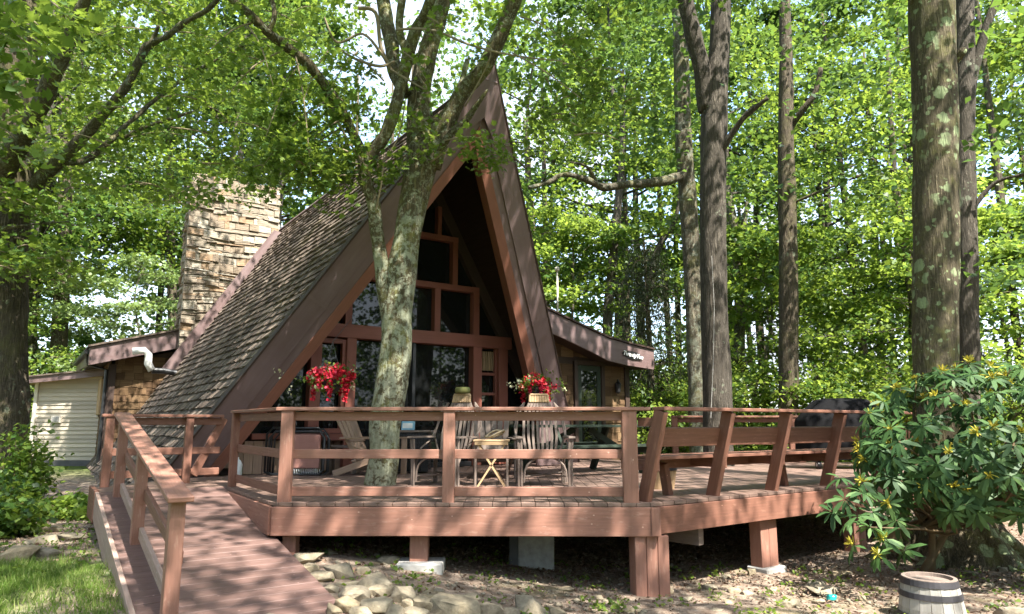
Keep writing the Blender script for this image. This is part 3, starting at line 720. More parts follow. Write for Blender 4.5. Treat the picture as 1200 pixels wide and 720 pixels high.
# ---- bench with leaning back
bn = part_empty('bench', deck)
out = -YH; y0 = -6.10
def bp(x, up, o): return Hc(x, y0 - o, up)
lean = .30
xs = [-.42, .62, 1.66, 2.78, 4.0, 5.3]
for x in xs:
    mb = MB(); mb.beam(bp(x, -.02, .02), bp(x + .0, RH, lean), .14, .07, XH)
    mb.build('back_post', M['rail_shaded'], bn, bevel=.006)
mb = MB(); mb.beam(bp(-.46, RH + .018, lean + .0), bp(5.6, RH + .018, lean + .0), .17, .036); mb.build('cap_rail', M['rail_shaded'], bn, bevel=.005)
mb = MB(); a0 = nrm(bp(0, RH, lean) - bp(0, 0, 0)); mb.beam(bp(-.46, .64, .155), bp(5.6, .64, .155), .04, .20, a0); mb.build('backrest', M['rail_shaded'], bn, bevel=.005)
for k in range(3):
    mb = MB(); mb.beam(bp(-.3, .425, .02 - k * .148), bp(5.4, .425, .02 - k * .148), .14, .036); mb.build('seat_board', M['rail_shaded'], bn, bevel=.005)
mb = MB(); mb.beam(bp(-.3, .34, -.33), bp(5.4, .34, -.33), .04, .11); mb.build('seat_apron', M['rail_shaded'], bn, bevel=.004)
for x in xs:
    mb = MB(); mb.beam(bp(x + .07, .355, .17), bp(x + .07, .355, -.36), .04, .11); mb.build('bracket', M['rail_shaded'], bn, bevel=.004)
for x in (.25, 2.35, 4.6):
    mb = MB(); mb.beam(bp(x, 0, -.28), bp(x - .06, .34, -.28), .10, .07, XH); mb.build('seat_leg', M['rail_shaded'], bn, bevel=.004)
# inner bench end by the corner
mb = MB(); mb.beam(V3(1.30, 7.30, D + .79), bp(-.36, .79, .20), .04, .09); mb.build('end_rail', M['rail_shaded'], bn, bevel=.004)

# ================================================================== RAMP
ramp = thing('wooden_ramp', 'red-brown plank ramp with one handrail rising to the deck', 'ramp', (-2.6, 5.5, 0))
r0 = np.array([-3.59, 9.05, D]); SL = .155
dn = V3(.566, -.824, 0); rt = V3(.824, .566, 0)
def R_(s, o, up=0): return r0 + dn * s + rt * o + V3(0, 0, -SL * s + up)
mb = MB(); s = .02; rg = random.Random(4)
while s < 6.4:
    up = rg.uniform(-.0015, .0015); e = .005
    mb.hexa([R_(s, -1.40, -.04), R_(s, -.0, -.04), R_(s + .138 - e, -.0, -.04), R_(s + .138 - e, -1.40, -.04), R_(s, -1.40, up), R_(s, -.0, up), R_(s + .138 - e, 0, up), R_(s + .138 - e, -1.40, up)], rt); s += .138
mb.build('floor_boards', M['ramp'], ramp, bevel=.003)
mb = MB(); mb.beam(R_(0, -1.41, -.14), R_(6.4, -1.41, -.14), .04, .30); mb.build('side_board', M['worn'], ramp, bevel=.004)
mb = MB(); mb.beam(R_(0.1, -.015, -.15), R_(6.4, -.015, -.15), .04, .19); mb.build('side_board', M['ramp'], ramp, bevel=.004)
mb = MB(); mb.beam(R_(.25, -1.19, .10), R_(3.9, -1.19, .10), .04, .10); mb.build('curb_rail', M['worn'], ramp, bevel=.005)
hr = part_empty('handrail', ramp)
for s, w in ((.22, .11), (2.0, .105), (3.92, .12)):
    mb = MB(); mb.beam(R_(s, -1.22, -.12), R_(s, -1.22, .86), .10, w, dn); mb.build('post', M['rail'], hr, bevel=.006)
mb = MB(); mb.beam(R_(-.05, -1.22, .88), R_(4.06, -1.22, .88), .17, .04); mb.build('cap_rail', M['rail'], hr, bevel=.006)
mb = MB(); mb.beam(R_(.1, -1.17, .44), R_(3.9, -1.17, .44), .04, .10); mb.build('mid_rail', M['rail_shaded'], hr, bevel=.005)
# ================================================================== FURNITURE ON THE DECK
def bent_chair(loc, rz, label):
    t = thing('bentwood_chair', label, 'chair', (0, 0, 0), 'bentwood chairs on the deck')
    # local: front faces -y
    mb = MB()
    for k in range(6): mb.box(V3(0, -.26 + k * .098, .40 - .012 * k), (.60, .088, .024), ud=V3(1, 0, 0))
    mb.box(V3(0, -.312, .375), (.62, .02, .075), ud=V3(1, 0, 0))
    mb.build('seat', M['greywood'], t, bevel=.004)
    mb = MB()
    for k in range(8):
        x = -.19 + k * .0543; fx = x * 1.12
        pts = [V3(fx * .9, .22, .36), V3(fx * 1.05, .29, .60), V3(fx * 1.0, .37, .88), V3(x * .64, .42, 1.08)]
        for p, q in zip(pts, pts[1:]): mb.beam(p, q, .034, .014, V3(0, -1, .3))
    mb.build('back_slats', M['greywood'], t)
    mb = MB()
    for k in range(8):
        x = -.126 + k * .036; mb.beam(V3(x, .405, 1.06), V3(x * .93, .43, 1.17), .037, .03, V3(0, -1, .2))
    mb.box(V3(0, .432, 1.17), (.25, .05, .03), ud=V3(1, 0, 0)); mb.build('crest', M['tanwood'], t, bevel=.01)
    for sg in (-1, 1):
        mb = MB()
        for dx in (0, .035): mb.tube([V3(sg * (.30 + dx), -.29 + dx * .5, 0), V3(sg * (.30 + dx), -.29, .40), V3(sg * (.31 + dx), -.30, .58)], .016, 6)
        mb.build('leg', M['greywood'], t)
        mb = MB()
        for dx in (0, .03): mb.tube([V3(sg * (.29 + dx), .26, 0), V3(sg * (.28 + dx), .24, .40)], .016, 6)
        mb.build('leg', M['greywood'], t)
        mb = MB()
        mb.box(V3(sg * .335, -.06, .605), (.085, .56, .022), ud=V3(0, 1, 0)); mb.tube([V3(sg * .33, .2, .60), V3(sg * .34, .33, .72), V3(sg * .30, .40, .95), V3(sg * .20, .42, 1.06)], .014, 6)
        mb.tube([V3(sg * .25, .24, .40), V3(sg * .33, .26, .62), V3(sg * .30, .36, .86), V3(sg * .21, .41, 1.04)], .014, 6)
        mb.tube([V3(sg * .30, -.28, .20), V3(sg * .32, -.1, .46), V3(sg * .33, .15, .56)], .012, 6); mb.build('arm', M['greywood'], t)
    mb = MB(); a = [V3(.27 * math.cos(q), -.29, .05 + .31 * max(0, math.sin(q)) ** .6) for q in np.linspace(0.0, math.pi, 13)]; mb.tube(a, .013, 6)
    mb.tube([V3(-.28, -.28, .12), V3(.28, .24, .14)], .011, 6); mb.tube([V3(.28, -.28, .12), V3(-.28, .24, .14)], .011, 6); mb.build('stretcher', M['greywood'], t)
    t.location = tuple(loc); t.rotation_euler = (0, 0, rz); return t
bent_chair((.40, 9.28, D), math.radians(4), 'grey slatted bentwood armchair facing the railing beside the picnic table')
bent_chair((-.86, 9.30, D), math.radians(-24), 'grey slatted bentwood armchair turned aside near the lichen tree, olive cushion on top')
cu_ = thing('headrest_cushion', 'olive green rolled cushion on the crest of the left bentwood chair', 'cushion', (-.72, 9.72, D + 1.21))
mb = MB(); mb.lathe([(.0, 0), (.09, .005), (.105, .02), (.107, .06), (.095, .085), (0, .09)], 20, (-.68, 9.70, D + 1.185)); mb.build('cushion_body', M['olive'], cu_, smooth=True)
# folding side table between the chairs
t = thing('folding_side_table', 'small slatted wooden folding table with crossed legs between the bentwood chairs', 'side table', (-.26, 9.12, D))
mb = MB()
for k in range(4): mb.box(V3(-.26, 8.97 + k * .1, D + .565), (.46, .09, .02), ud=V3(1, 0, 0))
mb.box(V3(-.26, 8.94, D + .535), (.42, .02, .05)); mb.build('table_top', M['tanwood'], t, bevel=.003)
for sg in (-1, 1):
    mb = MB(); mb.beam(V3(-.26 - sg * .17, 8.96, D), V3(-.26 + sg * .17, 8.96, D + .52), .022, .022, V3(0, 1, 0)); mb.build('leg', M['tanwood'], t)
    mb = MB(); mb.beam(V3(-.26 - sg * .17, 9.26, D), V3(-.26 + sg * .17, 9.26, D + .52), .022, .022, V3(0, 1, 0)); mb.build('leg', M['tanwood'], t)
    mb = MB(); mb.tube([V3(-.26 + sg * .20, 8.98, D), V3(-.26 + sg * .20, 8.98, D + .53)], .016, 6); mb.build('leg', M['greywood'], t)
rc = thing('driftwood_knot', 'curled piece of tan driftwood on the folding side table', 'driftwood', (-.14, 9.1, D + .58))
mb = MB(); mb.tube([V3(-.22 + .09 * math.cos(q) * (1 + .06 * q), 9.1 + .05 * math.sin(q), D + .60 + .045 * (1 + math.sin(q * 1.3))) for q in np.linspace(0, 9, 30)], .014, 6); mb.build('driftwood_body', M['twig'], rc, smooth=True)
def adirondack(loc, rz, label, mat):
    t = thing('adirondack_chair', label, 'chair', (0, 0, 0), 'Adirondack chairs on the deck')
    mb = MB()
    for k in range(6): mb.box(V3(0, -.30 + k * .1, .37 - k * .03), (.54, .088, .022), ud=V3(1, 0, 0))
    mb.build('seat', mat, t, bevel=.003)
    mb = MB()
    for k in range(6):
        x = -.215 + k * .086; h = .98 - abs(k - 2.5) * .035
        mb.beam(V3(x * .86, .20, .22), V3(x * 1.18, .54, h), .082, .02, V3(0, -1, .4))
    mb.build('back', mat, t, bevel=.003)
    mb = MB(); mb.beam(V3(-.27, .34, .52), V3(.27, .34, .52), .05, .03); mb.build('back_rail', mat, t)
    for sg in (-1, 1):
        mb = MB(); mb.beam(V3(sg * .29, -.36, 0), V3(sg * .29, -.36, .55), .03, .09, V3(0, 1, 0)); mb.build('leg', mat, t, bevel=.003)
        mb = MB(); mb.beam(V3(sg * .255, -.36, .33), V3(sg * .255, .55, .02), .03, .10); mb.build('leg', mat, t, bevel=.003)
        mb = MB(); mb.beam(V3(sg * .31, -.42, .56), V3(sg * .30, .40, .56), .13, .022); mb.build('arm', mat, t, bevel=.003)
    t.location = tuple(loc); t.rotation_euler = (0, 0, rz); return t
adirondack((-2.12, 11.0, D), math.radians(72), 'brown Adirondack chair half hidden behind the lichen tree trunk', M['adir'])
adirondack((-.28, 10.55, D), math.radians(6), 'grey Adirondack chair behind the folding side table', M['greywood'])
# picnic table
t = thing('picnic_table', 'dark green picnic table behind the right bentwood chair', 'table', (1.1, 11.5, D))
c = V3(1.12, 11.45, D); px_, py_ = XH, YH
for k in range(5):
    mb = MB(); mb.box(c + py_ * (-.30 + k * .15) + ZH * .74, (2.3, .14, .04), px_, py_, ZH, px_); mb.build('top_board', M['greentable'], t, bevel=.004)
for sg in (-1, 1):
    mb = MB(); mb.box(c + py_ * sg * .68 + ZH * .44, (2.3, .25, .04), px_, py_, ZH, px_); mb.build('seat', M['greentable'], t, bevel=.004)
    e = c + px_ * sg * .75
    mb = MB(); mb.beam(e - py_ * .75 + ZH * .38, e + py_ * .75 + ZH * .38, .04, .12); mb.build('crossbeam', M['greentable'], t)
    for s2 in (-1, 1):
        mb = MB(); mb.beam(e + py_ * s2 * .62, e + py_ * s2 * .24 + ZH * .72, .12, .05, px_); mb.build('leg', M['greentable'], t)
    mb = MB(); mb.beam(e + ZH * .40, c + px_ * sg * .15 + ZH * .70, .09, .04, py_); mb.build('brace', M['greentable'], t)
# half barrel tub by the bench
tb = thing('wooden_tub', 'low brown wooden tub behind the deck corner post', 'tub', (1.75, 8.9, D))
mb = MB(); mb.lathe([(0, .0), (.17, .0), (.22, .33), (.21, .33), (.16, .05), (0, .05)], 20, (1.80, 8.75, D)); mb.build('tub_body', M['tanwood'], tb)
mb = MB(); mb.lathe([(.200, .22), (.210, .22), (.214, .26), (.203, .26)], 20, (1.80, 8.75, D)); mb.build('hoop', M['hoop'], tb)
# folded camp cots
for i, (dy, lab) in enumerate(((0, 'folded dusty pink camp cot with black frame, frontmost against the glass'), (.16, 'folded camp cot standing just behind the front one, black frame'))):
    t = thing('folded_cot', lab, 'cot', (-3.4, 10.85 + dy, D), 'folded cots by the cabin glass')
    X0, X1, z1 = -3.70 - i * .10, -2.86 - i * .06, .66 + i * .05; yy = 10.85 + dy
    lp = [V3(X0, yy, D + .05), V3(X0, yy + .02, D + z1 - .1), V3(X0 + .08, yy + .03, D + z1), V3(X1 - .08, yy + .03, D + z1), V3(X1, yy + .02, D + z1 - .1), V3(X1, yy, D + .08), V3(X1 - .06, yy, D + .02), V3(X0 + .06, yy, D + .02), V3(X0, yy, D + .05)]
    mb = MB(); mb.tube(lp, .017, 8); mb.tube([p + V3(.06, .06, -.02) for p in lp], .015, 8); mb.build('frame', M['black'], t, smooth=True)
    mb = MB(); mb.box(V3((X0 + X1) / 2 + .12, yy + .01, D + .36 + i * .03), (X1 - X0 - .36, .03, .50)); mb.build('canvas', M['pinkfab'], t, bevel=.01)
    mb = MB()
    for k in range(14): mb.tube([V3(X0 + .33 + k * .035, yy, D + .10), V3(X0 + .345 + k * .035, yy, D + .03)], .004, 4)
    mb.build('lacing', M['white'], t)
t = thing('plank_stool', 'low grey plank stool beside the folded cots', 'stool', (-2.72, 11.3, D))
mb = MB(); mb.box(V3(-2.66, 11.3, D + .42), (.55, .3, .04), ud=V3(1, 0, 0)); mb.build('seat', M['greywood'], t, bevel=.004)
for sg in (-1, 1):
    for s2 in (-1, 1):
        mb = MB(); mb.beam(V3(-2.66 + sg * .2, 11.3 + s2 * .1, D), V3(-2.66 + sg * .18, 11.3 + s2 * .08, D + .40), .05, .05, V3(0, 1, 0)); mb.build('leg', M['greywood'], t)
# wicker stand with blue box
t = thing('wicker_stand', 'black woven wicker stand by the glass doors', 'side table', (-1.62, 11.6, D))
wc = V3(-1.60, 11.55, D)
mb = MB(); mb.box(wc + ZH * .33, (.54, .40, .60)); mb.build('liner', M['black'], t)
mb = MB()
for k in range(12):
    for j in range(10):
        x = -.26 + k * .047; z = .06 + j * .058
        mb.beam(wc + V3(x, -.205 - .008 * ((k + j) % 2), z), wc + V3(x + .052, -.205 - .008 * ((k + j + 1) % 2), z + .022), .008, .024, V3(0, -1, 0))
for k in range(12): mb.beam(wc + V3(-.26 + k * .047, -.2, .03), wc + V3(-.26 + k * .047, -.2, .63), .012, .012)
mb.build('weave', M['hoop'], t)
mb = MB(); mb.box(wc + ZH * .655, (.62, .48, .03)); mb.build('top', M['greywood'], t, bevel=.004)
b = thing('blue_box', 'light blue box on top of the wicker stand', 'box', wc + V3(-.08, -.05, .67))
mb = MB(); mb.box(wc + V3(-.08, -.05, .745), (.20, .14, .14)); mb.build('box_body', M['blue'], b, bevel=.006)
mb = MB(); mb.box(wc + V3(-.08, -.122, .745), (.16, .006, .08)); mb.build('box_label', M['white'], b)
# thin upright (umbrella pole) by the cots and white jug
jp = at(277, 556, 10.75); jp[2] = D; j = thing('white_jug', 'white plastic jug beside the foot of the left rafter', 'jug', jp)
mb = MB(); mb.lathe([(0, 0), (.07, 0), (.08, .03), (.08, .17), (.05, .23), (.025, .25), (.025, .28), (0, .28)], 16, jp); mb.build('jug_body', M['white'], j, smooth=True)
# ---- covered grill
gr = thing('covered_grill', 'large grill under a fitted black cover at the back of the deck', 'grill', (6.0, 12.7, D))
gc = V3(5.95, 12.75, D); mb = MB(); NS = 28; prof = [(1.0, .16), (1.01, .45), (.99, .80), (.96, .86), (.80, 1.0), (.62, 1.15), (.50, 1.20), (.2, 1.22)]
b0 = len(mb.v)
for kk, (s, z) in enumerate(prof):
    for k in range(NS):
        q = 2 * math.pi * k / NS; cx, sxn = math.cos(q), math.sin(q); ex = .35
        x = .80 * s * math.copysign(abs(cx) ** ex, cx); y = .36 * s * math.copysign(abs(sxn) ** ex, sxn)
        wv = 1 + .035 * math.sin(k * 2.3 + kk) * (1 - z / 1.4)
        mb.v.append(gc + V3(x * wv, y * wv, z + .015 * math.sin(k * 1.7)))
for kk in range(len(prof) - 1):
    for k in range(NS):
        k2 = (k + 1) % NS; mb.f.append([b0 + kk * NS + k, b0 + kk * NS + k2, b0 + (kk + 1) * NS + k2, b0 + (kk + 1) * NS + k]); mb.uv += [(0, 0), (1, 0), (1, 1), (0, 1)]
mb.f.append([b0 + (len(prof) - 1) * NS + k for k in range(NS)]); mb.uv += [(0, 0)] * NS
go = mb.build('cover', M['cover'], gr, smooth=True)
for sg in (-1, 1):
    mb = MB(); mb.tube([gc + V3(sg * .6 - .03, -.25, .07), gc + V3(sg * .6 + .03, -.25, .07)], .07, 14); w_ = mb.build('wheel', M['black'], gr)
    mb = MB(); mb.tube([gc + V3(sg * .6 - .034, -.25, .07), gc + V3(sg * .6 + .034, -.25, .07)], .03, 10); mb.build('hub', M['white'], w_)
    mb = MB(); mb.box(gc + V3(sg * .6, .0, .14), (.05, .5, .06)); mb.build('cart_leg', M['black'], gr)

# ================================================================== HANGING BASKETS
def leaf_arrays(P, N, L, W, rg, shape='kite', twist=None):
    """one small face per point P with normal N, length L and width W"""
    n = len(P); N = N / np.linalg.norm(N, axis=1, keepdims=True)
    a = rg.normal(size=(n, 3)) if twist is None else twist
    a = a - N * (a * N).sum(1, keepdims=True); a /= np.maximum(np.linalg.norm(a, axis=1, keepdims=True), 1e-6)
    b = np.cross(N, a); L = np.broadcast_to(L, n)[:, None]; W = np.broadcast_to(W, n)[:, None]
    if shape == 'kite': prof = [(-.5, 0, 0), (-.05, .5, .10), (.5, 0, -.06), (-.05, -.5, .10)]
    elif shape == 'maple': prof = [(-.5, 0, 0), (-.30, .30, .05), (-.06, .50, .10), (-.02, .20, .03), (.28, .36, .06), (.22, .10, .01), (.52, 0, -.08), (.22, -.10, .01), (.28, -.36, .06), (-.02, -.20, .03), (-.06, -.50, .10), (-.30, -.30, .05)]
    elif shape == 'long': prof = [(0, 0, 0), (.35, .42, .06), (.75, .40, .0), (1.0, 0, -.14), (.75, -.40, 0), (.35, -.42, .06)]
    elif shape == 'blade': prof = [(0, .5, 0), (0, -.5, 0), (1, 0, .15)]
    v = np.stack([P + a * (L * x) + b * (W * y) + N * (L * z) for x, y, z in prof], 1)
    k = len(prof); f = np.arange(n * k).reshape(n, k)
    return v.reshape(-1, 3), f
def clusters(anch, per, spread, L, rg, shape='kite', up=1.0, wr=.75, lvar=.35):
    anch = np.asarray(anch, float); P = np.repeat(anch, per, 0) + rg.normal(size=(len(anch) * per, 3)) * np.asarray(spread)
    N = rg.normal(size=P.shape); N[:, 2] = np.abs(N[:, 2]) * .5 + up
    Ls = L * rg.uniform(1 - lvar, 1 + lvar, len(P))
    return leaf_arrays(P, N, Ls, Ls * wr * rg.uniform(.8, 1.15, len(P)), rg, shape)
def merge(*arrs):
    vs, fs, o = [], [], 0
    for v, f in arrs: vs.append(v); fs.append(f + o); o += len(v)
    return np.concatenate(vs), np.concatenate(fs)
def basket(c, top, label, seed, white):
    rg = np.random.default_rng(seed); c = np.asarray(c, float)
    t = thing('hanging_basket', label, 'flower basket', c, 'hanging flower baskets')
    mb = MB(); mb.lathe([(0, -.17), (.07, -.165), (.13, -.10), (.16, 0), (.17, .02), (.15, .02)], 18, c); mb.build('pot', M['hoop'], t)
    mb = MB()
    for k in range(3): mb.tube([c + V3(.15 * math.cos(k * 2.1), .15 * math.sin(k * 2.1), .02), c + V3(0, 0, .55)], .004, 4)
    mb.tube([c + V3(0, 0, .55), np.asarray(top, float)], .005, 4); mb.build('chain', M['black'], t)
    an = rg.normal(size=(60, 3)) * V3(.15, .13, .09) + c + V3(0, 0, .04); v, f = clusters(an, 9, (.05, .05, .05), .06, rg, 'kite', .4)
    np_obj('foliage', v, f, M['leaf'], t)
    red = []
    for k in range(28):
        q = rg.uniform(0, 6.28); r = rg.uniform(.05, .30); h = c + V3(r * math.cos(q), r * math.sin(q) * .9, .20 - r * .5 + rg.uniform(-.03, .04)); red.append(h + rg.normal(size=(30, 3)) * .032)
    for k in range(6):
        q = [-2.9, -1.9, -1.4, -.6, -.2, 1.0][k] + rg.uniform(-.2, .2); r = .23; ln = [.28, .12, .30, .18, .30, .2][k]
        z = rg.uniform(0, 1, 60); red.append(c + V3(r * math.cos(q), r * math.sin(q), 0.02) + np.stack([rg.normal(size=60) * .022 * (1.2 - z * .7), rg.normal(size=60) * .022, -z * ln], 1))
    P = np.concatenate(red); N = rg.normal(size=P.shape) + V3(0, -.6, .6); v, f = leaf_arrays(P, N, .048, .046, rg, 'kite'); np_obj('flowers', v, f, M['petal'], t)
    an = c + rg.normal(size=(white, 3)) * V3(.22, .16, .07) + V3(-.06, -.04, .02); v, f = clusters(an, 7, (.03, .03, .03), .045, rg, 'kite', .2); np_obj('pale_blooms', v, f, M['petalw'], t)
bL = at(388, 447, 9.75); basket(bL, bL + V3(.12, .75, 1.05), 'hanging basket of trailing red flowers before the left windows', 31, 12)
bR = at(628, 455, 12.3); basket(bR, bR + V3(.1, .4, .9), 'hanging basket of red and cream flowers at the right rafter', 32, 18)
# ================================================================== BARREL
bp_ = V3(3.62, 6.38, float(ground_z(3.62, 6.38)) - .03)
br = thing('barrel_planter', 'upturned half barrel of grey staves with dark iron hoops on the bare earth', 'barrel', bp_)
def br_r(z): return .265 - .055 * (z / .37) ** 1.6
mb = MB(); n = 18
for k in range(n):
    a0, a1 = 2 * math.pi * k / n + .008, 2 * math.pi * (k + 1) / n - .008
    for z0, z1 in ((0, .13), (.13, .25), (.25, .36)):
        r0_, r1_ = br_r(z0), br_r(z1); o_ = []
        for r_, z_ in ((r0_, z0), (r1_, z1)):
            for aa, rr in ((a0, r_ - .03), (a1, r_ - .03), (a1, r_), (a0, r_)): o_.append(bp_ + V3(rr * math.cos(aa), rr * math.sin(aa), z_))
        mb.hexa(o_, ZH)
mb.build('staves', M['barrel'], br)
for z0, z1 in ((.03, .085), (.215, .26), (.315, .365)):
    mb = MB(); mb.lathe([(br_r(z0) - .005, z0), (br_r(z0) + .006, z0), (br_r(z1) + .006, z1), (br_r(z1) - .005, z1)], 36, bp_); mb.build('hoop', M['hoop'], br)
mb = MB(); mb.lathe([(br_r(.36) + .004, .36), (br_r(.36), .372), (br_r(.36) - .03, .372), (br_r(.36) - .035, .345), (0, .345)], 36, bp_); mb.build('head', M['greywood'], br)
# turquoise shard
tq = V3(3.02, 6.98, float(ground_z(3.02, 6.98))); ts = thing('turquoise_shard', 'small turquoise glass shard lying on the bare ground left of the barrel', 'shard', tq)
mb = MB(); mb.prism([tq + V3(.05 * math.cos(q) * (1 + .3 * math.sin(3 * q)), .035 * math.sin(q), .01) for q in np.linspace(0, 5.5, 8)], V3(.01, 0, .05)); mb.build('shard_body', M['turq'], ts, bevel=.01)
# ================================================================== GROUND
def ground_hit(u, v):
    r = np.array([(u - 600) / F, CT - (360 - v) / F * ST, ST + (360 - v) / F * CT]); t = 3.0
    for _ in range(60):
        p = np.array([0, 0, CZ]) + r * t; t += (p[2] - float(ground_z(p[0], p[1]))) * .8 / max(-r[2], .05) * .8
    return np.array([0, 0, CZ]) + r * t
xs_ = np.unique(np.concatenate([np.linspace(-140, -14, 18), np.linspace(-14, 14, 141), np.linspace(14, 140, 18)]))
ys_ = np.unique(np.concatenate([np.linspace(-60, -2, 14), np.linspace(-2, 20, 121), np.linspace(20, 160, 22)]))
gx, gy = np.meshgrid(xs_, ys_); gzz = ground_z(gx, gy)
nearm = (np.abs(gx) < 12) & (gy > 2) & (gy < 18)
nz = np.array([[noise.noise(Vector((x * 1.3, y * 1.3, 0))) * .035 + noise.noise(Vector((x * 4.1, y * 4.1, 3))) * .015 for x in xs_] for y in ys_])
gzz = gzz + nz * nearm
gv = np.stack([gx.ravel(), gy.ravel(), gzz.ravel()], 1); nx, ny = len(xs_), len(ys_)
ii, jj = np.meshgrid(np.arange(nx - 1), np.arange(ny - 1)); a_ = (jj * nx + ii).ravel()
gm = NT('forest earth'); co = gm.coords('Object'); n1 = gm.noise(co, 1.1, 6, .65); n2 = gm.noise(co, 9, 6, .75); n3 = gm.noise(co, 42, 4, .7)
dirt = gm.ramp(n2, [(.28, (.095, .066, .050)), (.46, (.20, .15, .115)), (.60, (.31, .25, .20)), (.78, (.43, .38, .32))])
dirt = gm.mix(gm.ramp(n3, [(.4, 0.0), (.7, .55)]), dirt, (.075, .045, .032))
dirt = gm.mix(gm.ramp(n1, [(.52, 0.0), (.68, .45)]), dirt, (.12, .13, .045))
sepx = gm.new('ShaderNodeSeparateXYZ'); gm.link(co, sepx.inputs[0])
wob = gm.new('ShaderNodeMath', operation='MULTIPLY_ADD'); gm.link(n1, wob.inputs[0]); wob.inputs[1].default_value = 1.5; gm.link(sepx.outputs['X'], wob.inputs[2])
wob2 = gm.new('ShaderNodeMath', operation='MULTIPLY_ADD'); gm.link(n1, wob2.inputs[0]); wob2.inputs[1].default_value = 1.2; gm.link(sepx.outputs['Y'], wob2.inputs[2])
def mrange(sock, a, b, lo, hi):
    x = gm.new('ShaderNodeMapRange'); gm.link(sock, x.inputs[0]); x.inputs[1].default_value = a; x.inputs[2].default_value = b; x.inputs[3].default_value = lo; x.inputs[4].default_value = hi; return x.outputs[0]
lawn = gm.mix(1.0, mrange(wob.outputs[0], -2.5, -3.2, 0, 1), mrange(wob2.outputs[0], 8.0, 7.2, 0, 1), 'MULTIPLY')
front = mrange(sepx.outputs['Y'], 4.2, 3.2, 0, 1)
lw = gm.mix(1.0, lawn, front, 'LIGHTEN')
far_ = mrange(sepx.outputs['Y'], 15, 19, 0, 1)
lw = gm.mix(1.0, lw, far_, 'LIGHTEN')
grassc = gm.ramp(n2, [(.3, (.05, .075, .018)), (.55, (.09, .13, .03)), (.75, (.13, .15, .05))])
gm.base(gm.mix(lw, dirt, grassc), .95, .1); gm.bump(n2, .6, .04)
go_ = np_obj('ground', gv, np.stack([a_, a_ + 1, a_ + nx + 1, a_ + nx], 1), gm.m, smooth=True); tag(go_, kind='structure')
def gz_at(x, y): return ground_z(x, y)
g_rng = np.random.default_rng(5)
# lawn blades
def scatter(n, x0, x1, y0, y1, keep):
    P = np.stack([g_rng.uniform(x0, x1, n), g_rng.uniform(y0, y1, n)], 1); P = P[keep(P[:, 0], P[:, 1])]
    return np.column_stack([P, gz_at(P[:, 0], P[:, 1])])
def ramp_left(y): return -4.55 + (8.27 - y) * .687      # left edge of the ramp at y
nzf = lambda x, y: np.sin(x * 2.1 + 1.3 * np.sin(y * 1.7)) * .5 + np.sin(y * 2.6 + x) * .35
P = scatter(120000, -7.6, -1.5, 3.6, 8.6, lambda x, y: (x < ramp_left(y) - .16 - .35 * g_rng.uniform(size=len(x)) ** 2 - .22 * (nzf(x, y) > .15)) & (y < 6.9 + .3 * nzf(x * 1.7, y) + .9 * g_rng.uniform(size=len(x)) ** 3) & (g_rng.uniform(size=len(x)) < .35 + .65 * (nzf(x * 2.3 + 1, y * 2.1) > -.35)))
Nn = g_rng.normal(size=P.shape) * V3(1, 1, .25); tw = g_rng.normal(size=P.shape) * V3(.5, .5, .1) + V3(0, 0, 1.0)
v, f = leaf_arrays(P, Nn, g_rng.uniform(.035, .095, len(P)), .009, g_rng, 'blade', tw)
tag(np_obj('grass', v, f, M['grass']), 'short mown lawn grass in the lower left beside the ramp', 'grass', kind='stuff')
# leaf litter and pebbles on the bare earth
kd = lambda x, y: (g_rng.uniform(size=len(x)) < np.clip(.25 + .75 * ((y > 7.4) & (y < 12)) + .35 * (x > 2.5), 0, 1)) & ((x > ramp_left(y) + 1.75))
P = scatter(30000, -3.0, 8.5, 4.5, 13, kd); P[:, 2] += .012
P2 = scatter(5000, -6.6, -2.6, 5.5, 13, lambda x, y: (x < ramp_left(y) - .05) & ((y > 6.9))); P2[:, 2] += .012; P = np.concatenate([P, P2])
Nn = g_rng.normal(size=P.shape) * .55 + V3(0, 0, 1); v, f = leaf_arrays(P, Nn, g_rng.uniform(.02, .065, len(P)), g_rng.uniform(.012, .035, len(P)), g_rng, 'kite')
tag(np_obj('leaf_litter', v, f, M['litter']), 'brown dead leaves scattered over the earth below and before the deck', 'leaf litter', kind='stuff')
P = np.concatenate([scatter(8200, -2.2, 8, 4.6, 9.5, lambda x, y: x > ramp_left(y) + 1.7), scatter(900, -6.5, -2.5, 6.6, 11, lambda x, y: x < ramp_left(y) - .1)])
r_ = g_rng.gamma(1.6, .007, len(P)) + .004; oc = np.array([[1, 0, 0], [0, 1, 0], [-1, 0, 0], [0, -1, 0], [0, 0, .6], [0, 0, -.6]])
v = (P[:, None] + oc[None] * (r_[:, None, None] * g_rng.uniform(.6, 1.3, (len(P), 6, 1)))).reshape(-1, 3)
tf_ = np.array([[0, 1, 4], [1, 2, 4], [2, 3, 4], [3, 0, 4], [1, 0, 5], [2, 1, 5], [3, 2, 5], [0, 3, 5]]); f = (np.arange(len(P))[:, None, None] * 6 + tf_[None]).reshape(-1, 3)
tag(np_obj('gravel', v, f, M['rock'], smooth=True), 'small stones and grit strewn over the bare earth', 'gravel', kind='stuff')
# small weeds
P = np.concatenate([scatter(260, -2.0, 6, 4.8, 8.6, lambda x, y: x > ramp_left(y) + 1.75), scatter(160, -6.5, -2.6, 6.3, 10, lambda x, y: x < ramp_left(y) - .1)])
v, f = clusters(P + V3(0, 0, .03), 9, (.05, .05, .02), .045, g_rng, 'kite', .8); tag(np_obj('weeds', v, f, M['leaf_y']), 'low green weeds sprouting from the bare earth', 'weeds', kind='stuff')

